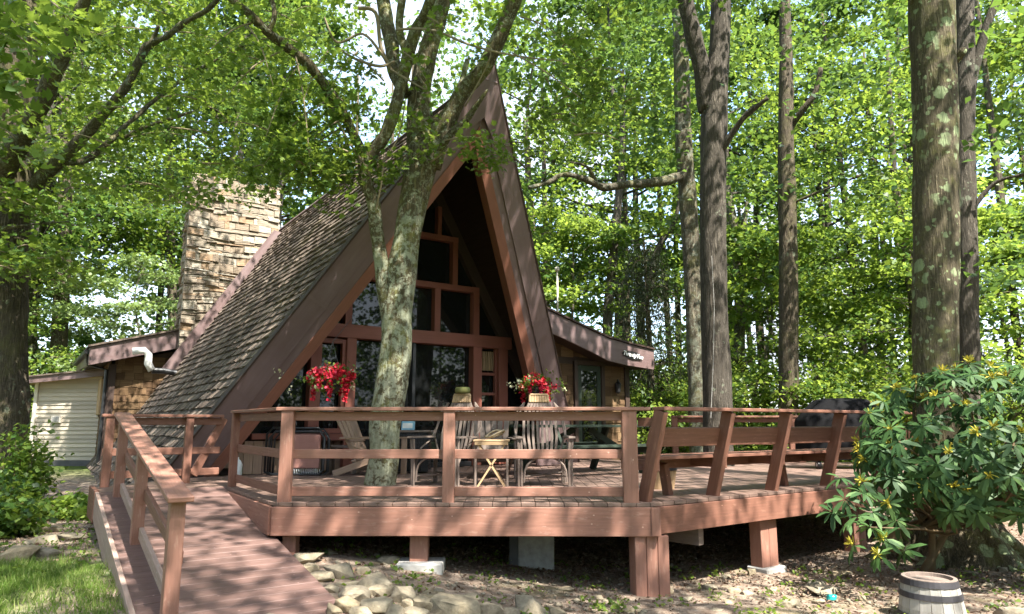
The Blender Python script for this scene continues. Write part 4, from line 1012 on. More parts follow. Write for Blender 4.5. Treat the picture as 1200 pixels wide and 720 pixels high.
# ================================================================== ROCKS
def rock(u, v, w, h, label=None, group=None, flat=.75, seed=0, deep=1.0):
    p = ground_hit(u, v + h * .42); dist = p[1]; sw_ = w * dist / F * .56; sh = max(h * dist / F * .62, sw_ * .22)
    rg = random.Random(seed * 77 + int(u * 13 + v)); bm = bmesh.new()
    for _ in range(rg.randint(13, 19)):
        d = Vector((rg.gauss(0, 1), rg.gauss(0, 1), rg.gauss(0, 1))).normalized(); bm.verts.new((d.x * rg.uniform(.85, 1.1), d.y * rg.uniform(.85, 1.1), max(-.8, min(flat, d.z * 1.2)) + rg.uniform(-.06, .06)))
    hl = bmesh.ops.convex_hull(bm, input=bm.verts)
    bmesh.ops.delete(bm, geom=[v_ for v_ in bm.verts if not v_.link_faces], context='VERTS')
    bmesh.ops.bevel(bm, geom=list(bm.edges), offset=.09, segments=2, profile=.6, affect='EDGES', clamp_overlap=True)
    bmesh.ops.triangulate(bm, faces=bm.faces); bmesh.ops.subdivide_edges(bm, edges=[e for e in bm.edges if e.calc_length() > .22], cuts=2)
    sd = Vector((rg.uniform(0, 50), rg.uniform(0, 50), 0))
    for vt in bm.verts: vt.co *= 1 + .07 * noise.noise(vt.co * 2.6 + sd) + .035 * noise.noise(vt.co * 7 + sd)
    a = rg.uniform(-.5, .5); S_ = Matrix.Diagonal((sw_ * 1.12, sw_ * rg.uniform(.7, 1.0) * deep, sh * 1.15, 1)); bm.transform(Matrix.Rotation(a, 4, 'Z') @ S_)
    me = bpy.data.meshes.new('rock'); bm.to_mesh(me); bm.free(); me.materials.append(M['rock']); me.polygons.foreach_set('use_smooth', [True] * len(me.polygons))
    try: me.set_sharp_from_angle(angle=math.radians(42))
    except Exception: pass
    o = bpy.data.objects.new('rock', me); COL.objects.link(o); o.location = (p[0], p[1] + sw_ * .3, p[2] + sh * .26)
    return tag(o, label, 'rock', group)
HG = 'fieldstones heaped beside the ramp'
heap = [(359, 654, 40, 14, 'flat yellow-mossed stone where the deck post meets the ramp edge'), (361, 667, 22, 12), (374, 676, 30, 13), (396, 670, 36, 18), (407, 682, 28, 15), (436, 681, 42, 20), (410, 696, 38, 18), (441, 692, 28, 14), (411, 708, 34, 22), (439, 711, 36, 20),
        (472, 696, 30, 22), (482, 708, 22, 14), (501, 708, 36, 20), (532, 711, 54, 28, 'large pale tan boulder lying foremost below the middle deck post'), (572, 715, 28, 16), (622, 709, 34, 24, 'tilted buff stone slab at the bottom edge right of the large boulder'), (455, 656, 28, 9, 'flat slab left of the concrete footing under the deck'), (602, 655, 15, 13, 'small pointed tan stone before the concrete block'), (392, 713, 22, 14), (458, 718, 26, 16), (600, 718, 22, 12), (650, 716, 22, 12), (425, 668, 18, 9), (388, 690, 16, 9), (552, 700, 20, 8), (512, 692, 16, 7), (420, 718, 30, 16), (485, 719, 30, 14)]
for i, r in enumerate(heap):
    rock(*r[:4], r[4] if len(r) > 4 else 'tan and grey fieldstone in the heap along the right ramp edge', HG, .8, i)
LG = 'stones edging the plants left of the ramp'
for i, r in enumerate([(15, 649, 40, 24, 'grey boulder with pale lower face at the lawn edge'), (55, 620, 24, 10), (51, 631, 26, 12), (77, 629, 34, 8, 'long flat slab pointing from the lawn stones toward the ramp'), (48, 647, 28, 16), (120, 623, 18, 7), (107, 599, 22, 6), (85, 597, 22, 8), (95, 588, 16, 5), (32, 636, 14, 8), (110, 590, 20, 5)]):
    rock(*r[:4], r[4] if len(r) > 4 else 'weathered brown stone bordering the weeds left of the ramp', LG, .7, 40 + i)
RG = 'stones scattered on the bare ground'
for i, r in enumerate([(782, 692, 20, 8), (831, 689, 22, 8), (806, 702, 15, 7), (856, 706, 18, 7), (882, 671, 12, 10), (861, 692, 14, 8), (875, 694, 14, 7), (957, 684, 22, 7), (966, 692, 38, 9, 'long flat grey slab midway between right deck post and barrel'), (927, 706, 26, 12), (961, 704, 14, 9), (987, 672, 24, 6), (852, 675, 11, 5), (1097, 653, 48, 11, 'long mossy stone at the foot of the lichen spotted trunk'), (1167, 659, 15, 9), (1159, 686, 16, 9), (1188, 715, 36, 16, 'pale rock in the bottom right corner beyond the barrel'), (1180, 668, 14, 7), (700, 700, 16, 6), (740, 715, 18, 6), (665, 690, 14, 5), (1140, 672, 14, 6), (1030, 690, 14, 6), (905, 690, 12, 5), (1010, 700, 12, 6), (840, 716, 16, 6), (985, 715, 14, 6)]):
    rock(*r[:4], r[4] if len(r) > 4 else 'loose grey stone lying scattered on the bare brown ground before the deck', RG, .7, 80 + i)

# ================================================================== TREES
def PX(pts, k=1.0):
    P, R = [], []
    for u, v, w, Y in pts:
        p = at(u, v, Y); d = (p[1] * CT + (p[2] - CZ) * ST); P.append(p); R.append(w * .5 * d / F * k)
    return P, R
def smooth_path(P, R, m=4):
    P = np.array(P, float); R = np.array(R, float); n = len(P); out, ro = [], []
    for i in range(n - 1):
        p0, p1, p2, p3 = P[max(i - 1, 0)], P[i], P[i + 1], P[min(i + 2, n - 1)]
        for k in range(m):
            t = k / m; out.append(.5 * ((2 * p1) + (-p0 + p2) * t + (2 * p0 - 5 * p1 + 4 * p2 - p3) * t * t + (-p0 + 3 * p1 - 3 * p2 + p3) * t ** 3)); ro.append(R[i] * (1 - t) + R[i + 1] * t)
    out.append(P[-1]); ro.append(R[-1]); return out, ro
def knobby(P, R, amt, seed):
    rg = random.Random(seed); return P, [r * (1 + rg.uniform(-amt, amt)) for r in R]
class Wood(MB):
    def limb(s, pts, n=12, m=4, seed=0, amt=.04, k=1.0):
        P, R = PX(pts, k); P, R = smooth_path(P, R, m); P, R = knobby(P, R, amt, seed); s.tube(P, R, n); return P
    def path(s, P, R, n=8, m=3): P, R = smooth_path(P, R, m); s.tube(P, R, n); return P
def rough_trunk(o, amp, sc=5):
    me = o.data; n = len(me.vertices); co = np.empty(n * 3, np.float32); me.vertices.foreach_get('co', co); co = co.reshape(-1, 3); no = np.empty(n * 3, np.float32); me.vertices.foreach_get('normal', no); no = no.reshape(-1, 3)
    d = np.array([noise.noise(Vector((c[0] * sc, c[1] * sc, c[2] * sc * .3))) for c in co]); me.vertices.foreach_set('co', (co + no * (d * amp)[:, None]).ravel()); me.update()
def sprays(wood, specs, rg, L, per=26, shape='maple', twr=.006):
    """in-view leafy twigs: (from point, to point, width)"""
    an = []
    for p, q, wd in specs:
        p = np.asarray(p, float); q = np.asarray(q, float); mid = (p + q) / 2 + V3(0, 0, .12 * np.linalg.norm(q - p)); pts = [p, mid, q]
        if wood is not None: wood.path(pts, [twr * 2.2, twr * 1.5, twr * .6], 5)
        for t in np.linspace(.25, 1.05, max(3, int(np.linalg.norm(q - p) / .22))):
            c = (1 - t) ** 2 * p + 2 * t * (1 - t) * mid + t * t * q; an.append(c + rg.normal(size=3) * V3(wd, wd, wd * .3)); an.append(c + rg.normal(size=3) * V3(wd, wd, wd * .3))
    return clusters(an, per, (wd * .8, wd * .8, .07), L, rg, shape, 1.0, .95)
def canopy(c, rad, n, rg, vmax, keep=None):
    """clump centres through a crown volume; the crown's underside stays above the view line vmax(u)"""
    A = []
    while len(A) < n:
        p = rg.normal(size=3); p = p / np.linalg.norm(p) * rg.uniform(.35, 1) ** .6; q = np.asarray(c) + p * np.asarray(rad)
        if q[1] > 1.0:
            u, v = proj(q); 
            if v[0] > vmax(u[0]): continue
        if keep and not keep(q): continue
        A.append(q)
    return np.array(A)
def gaps(an, sc, thr, off=0):
    an = np.asarray(an); nn_ = np.array([noise.noise(Vector((p[0] * sc + off, p[1] * sc, p[2] * sc * 1.3))) for p in an]); return an[nn_ > thr]
def clumped(C, k, s, rg):
    return np.repeat(C, k, 0) + rg.normal(size=(len(C) * k, 3)) * V3(s, s, s * .45)
# ---- lichen tree growing through the deck
rg = np.random.default_rng(41)
base = at(447, 568, 9.3)
t1 = thing('lichen_tree', 'pale lichen covered tree growing through the deck before the A-frame, forking into limbs', 'tree', (base[0], base[1], float(ground_z(base[0], base[1]))))
w = Wood()
b0 = V3(base[0], base[1], float(ground_z(base[0], base[1])) - .2)
main = [(445, 585, 46, 9.3), (446, 566, 42, 9.3), (450, 530, 39, 9.3), (451, 500, 40, 9.3), (459, 450, 44, 9.3), (465, 400, 42, 9.3), (465, 370, 40, 9.3), (469, 330, 40, 9.3), (476, 280, 35, 9.3), (487, 225, 38, 9.3), (497, 175, 44, 9.3)]
P0, R0 = PX(main, .87); P0 = [b0] + P0; R0 = [R0[0] * 1.12] + R0; P0, R0 = smooth_path(P0, R0, 5); w.tube(P0, R0, 22)
w.limb([(495, 190, 34, 9.3), (490, 145, 28, 9.35), (493, 105, 25, 9.4), (503, 54, 22, 9.4), (518, 5, 20, 9.5), (530, -60, 17, 9.6), (540, -150, 12, 9.8), (545, -260, 6, 10)], 14, seed=1)
w.limb([(505, 195, 24, 9.3), (524, 145, 20, 9.2), (541, 110, 19, 9.1), (567, 80, 18, 9.0), (586, 40, 18, 8.9), (604, 0, 17, 8.8), (625, -60, 15, 8.6), (650, -160, 10, 8.4), (670, -280, 5, 8.2)], 12, seed=2)
w.limb([(460, 385, 22, 9.3), (450, 330, 19, 9.25), (443, 285, 16, 9.2), (438, 240, 14, 9.1), (427, 203, 14, 9.1), (436, 178, 15, 9.05), (452, 159, 15, 9), (464, 123, 14, 9), (475, 79, 14, 9), (486, 40, 14, 8.9), (500, 12, 12, 8.8), (515, -40, 10, 8.6), (525, -140, 6, 8.3)], 12, seed=3)
w.limb([(427, 205, 12, 9.1), (420, 170, 12, 9.0), (402, 134, 12, 8.8), (380, 98, 12, 8.5), (358, 72, 12, 8.3), (333, 53, 11, 8.1), (313, 37, 11, 7.9), (290, 15, 10, 7.7), (262, -8, 9, 7.5), (200, -60, 6, 7.2)], 10, seed=4)
w.limb([(474, 110, 15, 9.2), (462, 80, 17, 9.4), (459, 50, 17, 9.5), (452, 20, 16, 9.6), (445, -20, 14, 9.7), (425, -110, 9, 10)], 10, seed=5)
w.limb([(313, 40, 8, 7.9), (322, 20, 7, 7.9), (318, -5, 6, 8)], 8, seed=6)
w.limb([(482, 75, 10, 9.0), (470, 45, 9, 9.0), (468, 20, 9, 9), (475, -20, 8, 9)], 8, seed=7)
w.limb([(497, 178, 12, 9.3), (515, 140, 9, 9.5), (535, 115, 8, 9.7), (548, 70, 6, 9.8)], 8, seed=8)
w.limb([(512, 178, 9, 9.2), (530, 155, 8, 9.0), (548, 138, 7, 8.95), (572, 105, 2.5, 8.8)], 8, seed=9)
# burl scar on the stem
tr = w.build('trunk', M['bark_l'], t1, smooth=True); rough_trunk(tr, .022, 6)
w = Wood()
for pts in ([(400, 60, 3, 8.8), (418, 70, 3.4, 8.8), (445, 78, 4, 8.8), (462, 72, 3, 8.9)], [(380, 20, 2, 8.6), (395, 50, 3, 8.7), (425, 40, 3, 8.8), (448, 65, 4, 8.9), (460, 85, 4, 9)], [(420, 10, 5, 8.7), (440, 15, 4.5, 8.8), (446, 55, 5, 8.9), (456, 78, 5, 9)],
            [(465, 35, 3.5, 8.9), (490, 34, 3.2, 8.7), (515, 38, 3.2, 8.6), (548, 52, 3, 8.5), (585, 62, 2.6, 8.4), (620, 68, 2.2, 8.3), (660, 72, 1.4, 8.2)], [(455, 80, 3, 9), (480, 95, 2.6, 8.8), (500, 105, 2, 8.7), (490, 88, 1.5, 8.7)], [(545, 125, 2, 9), (575, 65, 2, 8.7), (560, 40, 1.5, 8.6)], [(600, 62, 2, 8.3), (640, 85, 2, 8.2), (680, 115, 1, 8.2)], [(428, 195, 3, 9), (405, 160, 3, 8.8), (385, 120, 2, 8.7)], [(440, 200, 2.5, 9), (465, 165, 2, 8.9), (475, 120, 1.6, 8.8)], [(437, 260, 2.6, 9.1), (447, 215, 2.2, 8.95), (450, 180, 1.4, 8.9)]):
    w.limb(pts, 5, 5, amt=.0)
specs = []
for u, v, Y, du, dv, wd in ((505, 190, 9.0, 45, -18, .16), (520, 165, 8.9, 70, 8, .16), (505, 175, 9, -25, 15, .12), (420, 205, 9, -60, 20, .2), (415, 170, 8.8, -70, 35, .22), (400, 140, 8.6, -55, 55, .22), (380, 120, 8.5, -75, 80, .25), (350, 75, 8.2, -40, 90, .25), (330, 60, 8.1, -70, 60, .25), (450, 95, 8.9, -60, -40, .2), (470, 60, 8.8, 30, 35, .15), (610, 20, 8.6, 70, 50, .25), (500, 20, 8.8, 40, 40, .18), (300, 25, 7.8, -60, 40, .2), (290, 30, 7.8, 30, 70, .2), (345, 60, 8.2, 20, 150, .3), (400, 150, 8.8, -70, 70, .25), (420, 60, 8.7, -40, 60, .2), (385, 60, 8.6, -30, 60, .2)):
    specs.append((at(u, v, Y), at(u + du, v + dv, Y - .2), wd))
for k in range(22):
    u = rg.uniform(318, 412); v = rg.uniform(110, 205) + (440 - u) * .06; a = rg.uniform(0, 6.28); p = at(u, v, rg.uniform(8.2, 9.3)); specs.append((p, p + V3(math.cos(a), math.sin(a) * .7, -.15) * rg.uniform(.3, .6), .2))
for k in range(13):
    u = rg.uniform(625, 760); v = rg.uniform(30, 165); a = rg.uniform(0, 6.28); p = at(u, v, rg.uniform(8.2, 9.4)); specs.append((p, p + V3(math.cos(a), math.sin(a) * .7, -.15) * rg.uniform(.3, .6), .2))
for k in range(3):
    u = rg.uniform(490, 590); v = rg.uniform(135, 195); p = at(u, v, 9.0); specs.append((p, p + V3(rg.uniform(-.4, .4), -.15, -.12), .12))
v1 = sprays(w, specs, rg, .085, 15)
w.build('twigs', M['twig'], t1, smooth=True)
an = clumped(canopy((-.6, 8.0, 10.6), (5.8, 5.6, 3.2), 66, rg, lambda u: -25 if 380 < u < 560 else 0), 6, .62, rg)
v2 = clusters(an, 34, (.36, .36, .12), .125, rg, 'maple', 1.0, .95)
v, f = merge(v1, v2); np_obj('crown', v, f, M['leaf'], t1)
# ---- lichen spotted trunk at the right
rg = np.random.default_rng(42)
gb = V3(5.35, 8.95, float(ground_z(5.35, 8.95)))
t2 = thing('spotted_oak', 'tall straight trunk with round pale lichen spots rising behind the rhododendron', 'tree', gb)
w = Wood(); trk = [(1096, 430, 48, 8.95), (1097, 330, 49, 8.95), (1096, 220, 49, 8.95), (1095, 110, 48, 8.95), (1092, 0, 48, 8.95), (1090, -120, 46, 9), (1085, -260, 36, 9.1), (1080, -420, 22, 9.2)]
P0, R0 = PX(trk); P0 = [gb + V3(.15, 0, -.15), gb + V3(.12, 0, .12), gb + V3(.08, 0, .45), gb + V3(.03, 0, .95)] + P0; R0 = [.78, .58, .40, .32] + R0
P0, R0 = smooth_path(P0, R0, 6); w.tube(P0, R0, 26)
for a in (.3, 1.5, 2.8, 3.9, 5.0, 5.8):
    e = gb + V3(math.cos(a) * 1.05, math.sin(a) * .8, -.12); w.path([gb + V3(.1 + math.cos(a) * .2, math.sin(a) * .2, .55), gb + V3(.12 + math.cos(a) * .55, math.sin(a) * .45, .17), e], [.16, .15, .05], 9, 4)
w.limb([(1118, 70, 15, 8.9), (1126, 62, 15, 8.8), (1130, 60, 9, 8.75)], 10)
w.limb([(1075, 5, 14, 8.95), (1060, -30, 12, 8.8), (1020, -90, 10, 8.4), (960, -200, 6, 7.5)], 10); w.limb([(1110, -90, 16, 8.95), (1150, -170, 12, 8.8), (1230, -260, 8, 8.2)], 10)
w.limb([(1085, -150, 16, 8.95), (1000, -260, 12, 7.5), (850, -420, 8, 6)], 10)
tr = w.build('trunk', M['bark_r'], t2, smooth=True); rough_trunk(tr, .03, 5)
an = clumped(canopy((2.6, 3.4, 11.3), (7.4, 7.2, 3.2), 104, rg, lambda u: -30), 6, .58, rg)  # unseen crown, stretched out over the viewer to throw dappled shade on the ramp
v, f = clusters(an, 34, (.38, .38, .13), .155, rg, 'maple', 1.0, .9); np_obj('crown', v, f, M['leaf_d'], t2)
# ---- big dark tree at the left edge
rg = np.random.default_rng(43)
lb = V3(-8.05, 11.0, float(ground_z(-8.05, 11.0)))
t3 = thing('left_maple', 'large rough dark maple at the left edge with two long pale limbs', 'tree', lb)
w = Wood(); P0, R0 = PX([(2, 560, 52, 11), (5, 480, 46, 11), (6, 400, 44, 11), (10, 300, 44, 11), (12, 200, 46, 11), (16, 100, 46, 11), (20, 0, 44, 11), (22, -140, 36, 11.2), (30, -320, 20, 11.5)])
P0 = [V3(P0[0][0], 11, lb[2] - .2)] + P0; R0 = [R0[0] * 1.35] + R0; P0, R0 = smooth_path(P0, R0, 5); w.tube(P0, R0, 20)
tr = w.build('trunk', M['bark_b'], t3, smooth=True); rough_trunk(tr, .06, 5)
w = Wood()
w.limb([(-6, 215, 30, 10.8), (8, 190, 27, 10.4), (30, 155, 23, 10), (48, 122, 21, 9.6), (62, 90, 19, 9.3), (80, 50, 17, 9), (100, 0, 14, 8.7), (125, -60, 10, 8.4)], 12, seed=11)
w.limb([(5, 248, 24, 11), (28, 228, 20, 10.8), (52, 206, 16, 10.6), (75, 184, 14, 10.4), (100, 158, 12, 10.2), (125, 130, 11, 10), (148, 102, 10, 9.8), (160, 78, 10, 9.7), (172, 55, 9, 9.6), (195, 43, 7, 9.5), (215, 28, 6, 9.4), (245, 10, 5, 9.3), (262, -10, 4, 9.2)], 10, seed=12)
w.limb([(70, 190, 9, 10.4), (100, 188, 8, 10.6), (130, 164, 7, 10.8), (150, 145, 6, 11), (185, 115, 5, 11.2), (235, 80, 3, 11.4), (300, 48, 2, 11.5)], 8, seed=13)
w.limb([(140, 163, 5, 10.9), (175, 147, 4, 11), (205, 138, 4, 11.2), (228, 130, 2, 11.3)], 8); w.limb([(176, 55, 7, 9.6), (180, 45, 6, 9.6), (186, 30, 4, 9.5)], 8)
w.limb([(48, 60, 5, 9), (62, 38, 4, 8.8), (80, 12, 3, 8.6)], 6); w.limb([(5, 98, 4, 8), (28, 88, 4, 8), (48, 70, 3, 8), (52, 50, 2, 8)], 6); w.limb([(0, 268, 4, 10.4), (50, 262, 3, 10.2), (80, 260, 2, 10)], 6)
lm = w.build('limb', M['bark_g'], t3, smooth=True); rough_trunk(lm, .02, 7)
w = Wood(); specs = []
for k in range(95):
    u = rg.uniform(60, 345); v = rg.uniform(-20, 245) - max(0, (u - 230)) * .25; Y = rg.uniform(9.5, 14.5); a = rg.uniform(0, 6.28); ln = rg.uniform(.5, 1.1); p = at(u, v, Y); specs.append((p, p + V3(math.cos(a), math.sin(a), -.12) * ln, .24))
for k in range(26):
    u = rg.uniform(-20, 60); v = rg.uniform(120, 330); Y = rg.uniform(9.2, 10.6); a = rg.uniform(0, 6.28); p = at(u, v, Y); specs.append((p, p + V3(math.cos(a), math.sin(a), -.1) * .6, .2))
v1 = sprays(w, specs, rg, .10, 15); specs = []
for u, v, Y in ((0, 20, 4.6), (15, 45, 4.8), (-5, 80, 4.7), (30, 25, 5.2), (10, 110, 5.0), (60, 10, 5.5), (-5, 150, 5.3), (40, 55, 5.4)):
    p = at(u - 30, v - 15, Y); specs.append((p, at(u + 22, v + 12, Y - .1), .10))
v1b = sprays(w, specs, rg, .115, 9)
w.build('twigs', M['twig'], t3, smooth=True)
an = clumped(canopy((-7.2, 10.6, 11.4), (5.6, 6.2, 3.6), 60, rg, lambda u: 20), 6, .62, rg)
v2 = clusters(an, 32, (.38, .38, .13), .13, rg, 'maple', 1.0, .9); v, f = merge(v1, v1b, v2); np_obj('crown', v, f, M['leaf'], t3)
# ---- the oaks beyond the deck
def crown_on(t, c, rad, n, seed, mat, L=.15, per=30, vmax=lambda u: 260, keep=None):
    rg = np.random.default_rng(seed); an = gaps(canopy(c, rad, int(n * 1.15), rg, vmax, keep), .55, -.10, seed); v, f = clusters(an, int(per * 1.25), (.5, .5, .13), L, rg, 'kite', .9, .8, .5); np_obj('crown', v, f, M[mat], t)
def trunk_tree(name, label, limbs, bmat, crowns, cmat='leaf_d', gx_=None, nside=16):
    P0, R0 = PX(limbs[0]); x, y = P0[0][0], P0[0][1]; g = float(ground_z(x, y)); t = thing(name, label, 'tree', (x, y, g)); w = Wood()
    P0 = [V3(x, y, g - .2)] + P0; R0 = [R0[0] * 1.25] + R0; P1, R1 = smooth_path(P0, R0, 5); w.tube(P1, R1, nside)
    for i, l in enumerate(limbs[1:]): w.limb(l, 10, 5, seed=i)
    o = w.build('trunk', M[bmat], t, smooth=True); rough_trunk(o, .025, 5)
    for k, (c, rad, n, sd, vm) in enumerate(crowns): crown_on(t, c, rad, n, sd, cmat, vmax=vm)
    return t
trunk_tree('dark_oak', 'dark furrowed oak rising through the back of the deck, forked high up', [[(842, 540, 36, 13.5), (841, 470, 34, 13.5), (838, 400, 32, 13.5), (836, 300, 30, 13.5), (836, 200, 30, 13.5), (838, 110, 30, 13.5), (843, 60, 24, 13.5), (845, 0, 22, 13.5), (848, -120, 18, 13.6), (850, -300, 10, 13.8)],
    [(830, 130, 22, 13.5), (822, 80, 20, 13.4), (812, 40, 18, 13.3), (800, -10, 17, 13.2), (780, -90, 13, 13), (750, -220, 6, 12.6)], [(843, 180, 9, 13.4), (870, 140, 7, 13), (900, 115, 5, 12.6)]], 'bark_d', [((2.6, 12.6, 13.4), (5, 4.5, 4.0), 190, 51, lambda u: 60 if u > 640 else -20)])
trunk_tree('grey_barked_oak', 'grey barked tree left of the dark oak, its crooked limb reaching toward the roof', [[(818, 540, 21, 16), (816, 440, 20, 16), (812, 330, 20, 16), (806, 230, 20, 16), (801, 160, 19, 16), (798, 60, 18, 16), (794, -40, 15, 16), (790, -200, 8, 16)],
    [(803, 205, 12, 16), (778, 212, 11, 15.6), (752, 215, 9, 15.3), (735, 216, 8.5, 15), (708, 220, 9, 14.8), (695, 214, 8, 14.6), (680, 208, 6, 14.4), (660, 205, 6, 14.2), (640, 215, 5, 14), (620, 220, 4, 13.8)], [(700, 216, 5, 14.7), (688, 196, 4, 14.4), (668, 190, 3, 14.2)]], 'bark_g', [((2.8, 15.6, 12.5), (4.5, 4, 5.0), 150, 52, lambda u: 190 if u > 700 else 150)])
trunk_tree('slender_oak', 'slim dark trunk standing alone behind the right end of the back railing', [[(924, 520, 23, 17), (924, 460, 22, 17), (924, 370, 22, 17), (923, 260, 21, 17), (921, 160, 18, 17), (921, 70, 15, 17), (918, -60, 11, 17), (916, -180, 6, 17)],
    [(926, 150, 8, 17), (940, 130, 7, 16.7), (955, 110, 6, 16.5), (962, 80, 5, 16.4)], [(925, 240, 4, 17), (960, 225, 3, 16.5), (1010, 205, 2, 16)]], 'bark_b', [((6.8, 16.6, 10.2), (4.4, 3.8, 5.4), 190, 53, lambda u: 330)])
trunk_tree('shadowed_oak', 'dark forked trunk close behind the lichen spotted trunk', [[(1136, 520, 25, 12.5), (1135, 430, 24, 12.5), (1133, 300, 23, 12.5), (1130, 180, 23, 12.5), (1131, 90, 22, 12.5), (1130, 0, 20, 12.6), (1128, -130, 14, 12.8)],
    [(1135, 110, 14, 12.5), (1148, 60, 11, 12.4), (1162, 15, 9, 12.3), (1185, -40, 7, 12.2)], [(1136, 250, 6, 12.5), (1165, 215, 4, 12.3), (1200, 205, 3, 12)]], 'bark_d', [((9.0, 12.6, 8.6), (3.2, 4, 5.0), 110, 54, lambda u: 330 if u > 1140 else -10)])
trunk_tree('leaning_maple', 'thin leaning trunk in the green shade right of the covered grill', [[(1085, 480, 12, 20), (1075, 380, 12, 20), (1062, 300, 11, 20), (1052, 240, 9, 20), (1046, 180, 7, 20), (1040, 60, 4, 20)]], 'bark_b', [((10.4, 20, 8.0), (3.5, 3, 5.5), 150, 55, lambda u: 380)], 'leaf')
trunk_tree('pale_forked_tree', 'pale thin trunk forking in a V just right of the dark oak', [[(868, 500, 13, 22), (867, 420, 13, 22), (866, 340, 12, 22), (862, 280, 11, 22), (853, 225, 8, 22), (849, 190, 6, 22)], [(865, 300, 8, 22), (872, 262, 6, 22), (878, 225, 4, 22)]], 'bark_g', [((7.0, 22.5, 11.0), (3.6, 3, 5.5), 150, 56, lambda u: 330)], 'leaf')
trunk_tree('twin_ash', 'thin dark trunk leaning behind the entry wing roof, far back', [[(715, 460, 12, 25), (712, 380, 12, 25), (716, 330, 11, 25), (722, 260, 10, 25), (728, 200, 8, 25), (730, 100, 5, 25)], [(752, 372, 9, 25.4), (762, 330, 10, 25.2), (772, 290, 8, 25.2), (790, 262, 5, 25), (798, 220, 4, 25)]], 'bark_d', [((3.6, 26, 9.5), (4.5, 3, 6.0), 190, 57, lambda u: 340)], 'leaf')
for nm, lab, u, w_, Y, tilt in (('woods_trunk_tree', 'brown forest trunk left of centre behind the shed roof, thickest of the left group', 68, 19, 25, 4), ('grey_woods_tree', 'pale grey forest trunk nearest the left maple', 36, 13, 26, 2), ('thin_woods_tree', 'thin straight forest trunk between shed roof and chimney', 205, 12, 28, -3)):
    trunk_tree(nm, lab, [[(u, 500, w_, Y), (u, 430, w_ * .95, Y), (u + tilt, 350, w_ * .9, Y), (u + tilt * 2, 250, w_ * .8, Y), (u + tilt * 2, 120, w_ * .6, Y), (u + tilt * 3, -20, w_ * .4, Y)]], 'bark_g' if u < 50 else 'bark_b', [((at(u, 200, Y)[0] + .6, Y, 9.5), (4.2, 3, 5.6), 150, 60 + u, lambda u_: 335)], 'leaf')

# ---- forest trees from a few grown kinds
def grow(name, label, group, seed, Ht, R, z0, r0, nl, per, L, lmat, bmat, droop=.25, spread=(.36, .36, .10), shape='kite', topround=.6, sub=None):
    rg = np.random.default_rng(seed); t = thing(name, label, 'tree', (0, 0, 0), group); w = Wood(); n = 9
    ax = [V3(.25 * math.sin(i * 1.1 + seed) * i / n, .25 * math.cos(i * .9 + seed) * i / n, -.2 + (Ht + .2) * i / n) for i in range(n + 1)]
    w.path(ax, [r0 * (1.25 if i == 0 else 1 - .93 * i / n) + .01 for i in range(n + 1)], 8, 2)
    an = []
    for k in range(nl):
        fz = ((k + .5) / nl) ** .9; z = z0 + (Ht - z0) * fz; i = min(int(z / Ht * n), n - 1); tt = z / Ht * n - i; p = ax[i] * (1 - tt) + ax[i + 1] * tt
        ln = R * (math.sin(math.pi * min(1, (.18 + .82 * fz) ** topround)) ** .6 + .12) * rg.uniform(.65, 1.1); az = k * 2.4 + rg.uniform(-.5, .5); el = .15 + .55 * fz + rg.uniform(-.15, .2)
        pts = [p]; d = V3(math.cos(az) * math.cos(el), math.sin(az) * math.cos(el), math.sin(el)); m = 5
        for j in range(m):
            d = nrm(d + rg.normal(size=3) * .13 + V3(0, 0, -droop * .35)); pts.append(pts[-1] + d * ln / m)
        rr = r0 * .34 * (1 - .6 * fz); w.path(pts, [rr * (1 - .85 * j / m) + .004 for j in range(m + 1)], 5, 2)
        an.append(pts[-1])
        for j in range(2, m + 1):
            for sgn in (-1, 1):
                a2 = az + sgn * rg.uniform(.5, 1.2); l2 = ln * rg.uniform(.22, .42); e = pts[j] + V3(math.cos(a2), math.sin(a2), rg.uniform(-.25, .25)) * l2
                w.path([pts[j], (pts[j] + e) / 2 + V3(0, 0, .06), e], [.016, .011, .005], 3, 1); an += [(pts[j] + e) / 2, e]
    w.build('trunk', M[bmat], t, smooth=True); an = gaps(an, .62 if Ht > 5 else 1.5, -.08, seed * 3.3); v, f = clusters(an, int(per * 1.35), spread, L, rg, shape, .9, .8, .5); np_obj('crown', v, f, M[lmat], t); return t
GP = 'trees of the woods around the cabin'
tall = grow('forest_maple', 'tall leafy maple in the woods behind the cabin', GP, 1, 19, 4.8, 4.0, .21, 24, 38, .19, 'leaf', 'bark_b', .25, (.44, .44, .09))
tall2 = grow('forest_oak', 'tall dark leaved oak in the woods behind the deck', GP, 2, 20, 4.6, 5.5, .24, 22, 40, .20, 'leaf_d', 'bark_d', .25, (.46, .46, .10))
und = grow('understory_maple', 'small bright green understory maple', GP, 3, 9, 3.4, 1.0, .09, 24, 28, .14, 'leaf_y', 'bark_g', .35)
und2 = grow('understory_beech', 'young wide leafy beech below the tall trees', GP, 4, 7, 3.2, .7, .08, 22, 28, .14, 'leaf', 'bark_g', .4)
bush = grow('woodland_bush', 'low green bush at the wood edge', GP, 5, 2.6, 1.5, .15, .03, 18, 20, .10, 'leaf_y', 'bark_b', .2, (.22, .22, .14))
silver = grow('silvery_understory', 'pale silvery leaved young tree behind the shed, layered branches', GP, 6, 7.5, 3.2, .8, .08, 22, 28, .14, 'leaf_s', 'bark_g', .45)
usedp = set()
def put(p, x, y, s=1.0, label=None):
    z = float(ground_z(x, y)); rz = random.uniform(0, 6.28)
    if p.name not in usedp: usedp.add(p.name); p.location = (x, y, z); p.rotation_euler = (0, 0, rz); p.scale = (s,) * 3; o = p
    else: o = copy_tree(p, (x, y, z), rz, s)
    if label: o['label'] = label
    return o
LB_ = 'leafy forest tree in the woods behind the cabin and left shed'; RB_ = 'leafy forest tree in the woods beyond the right side of the deck'
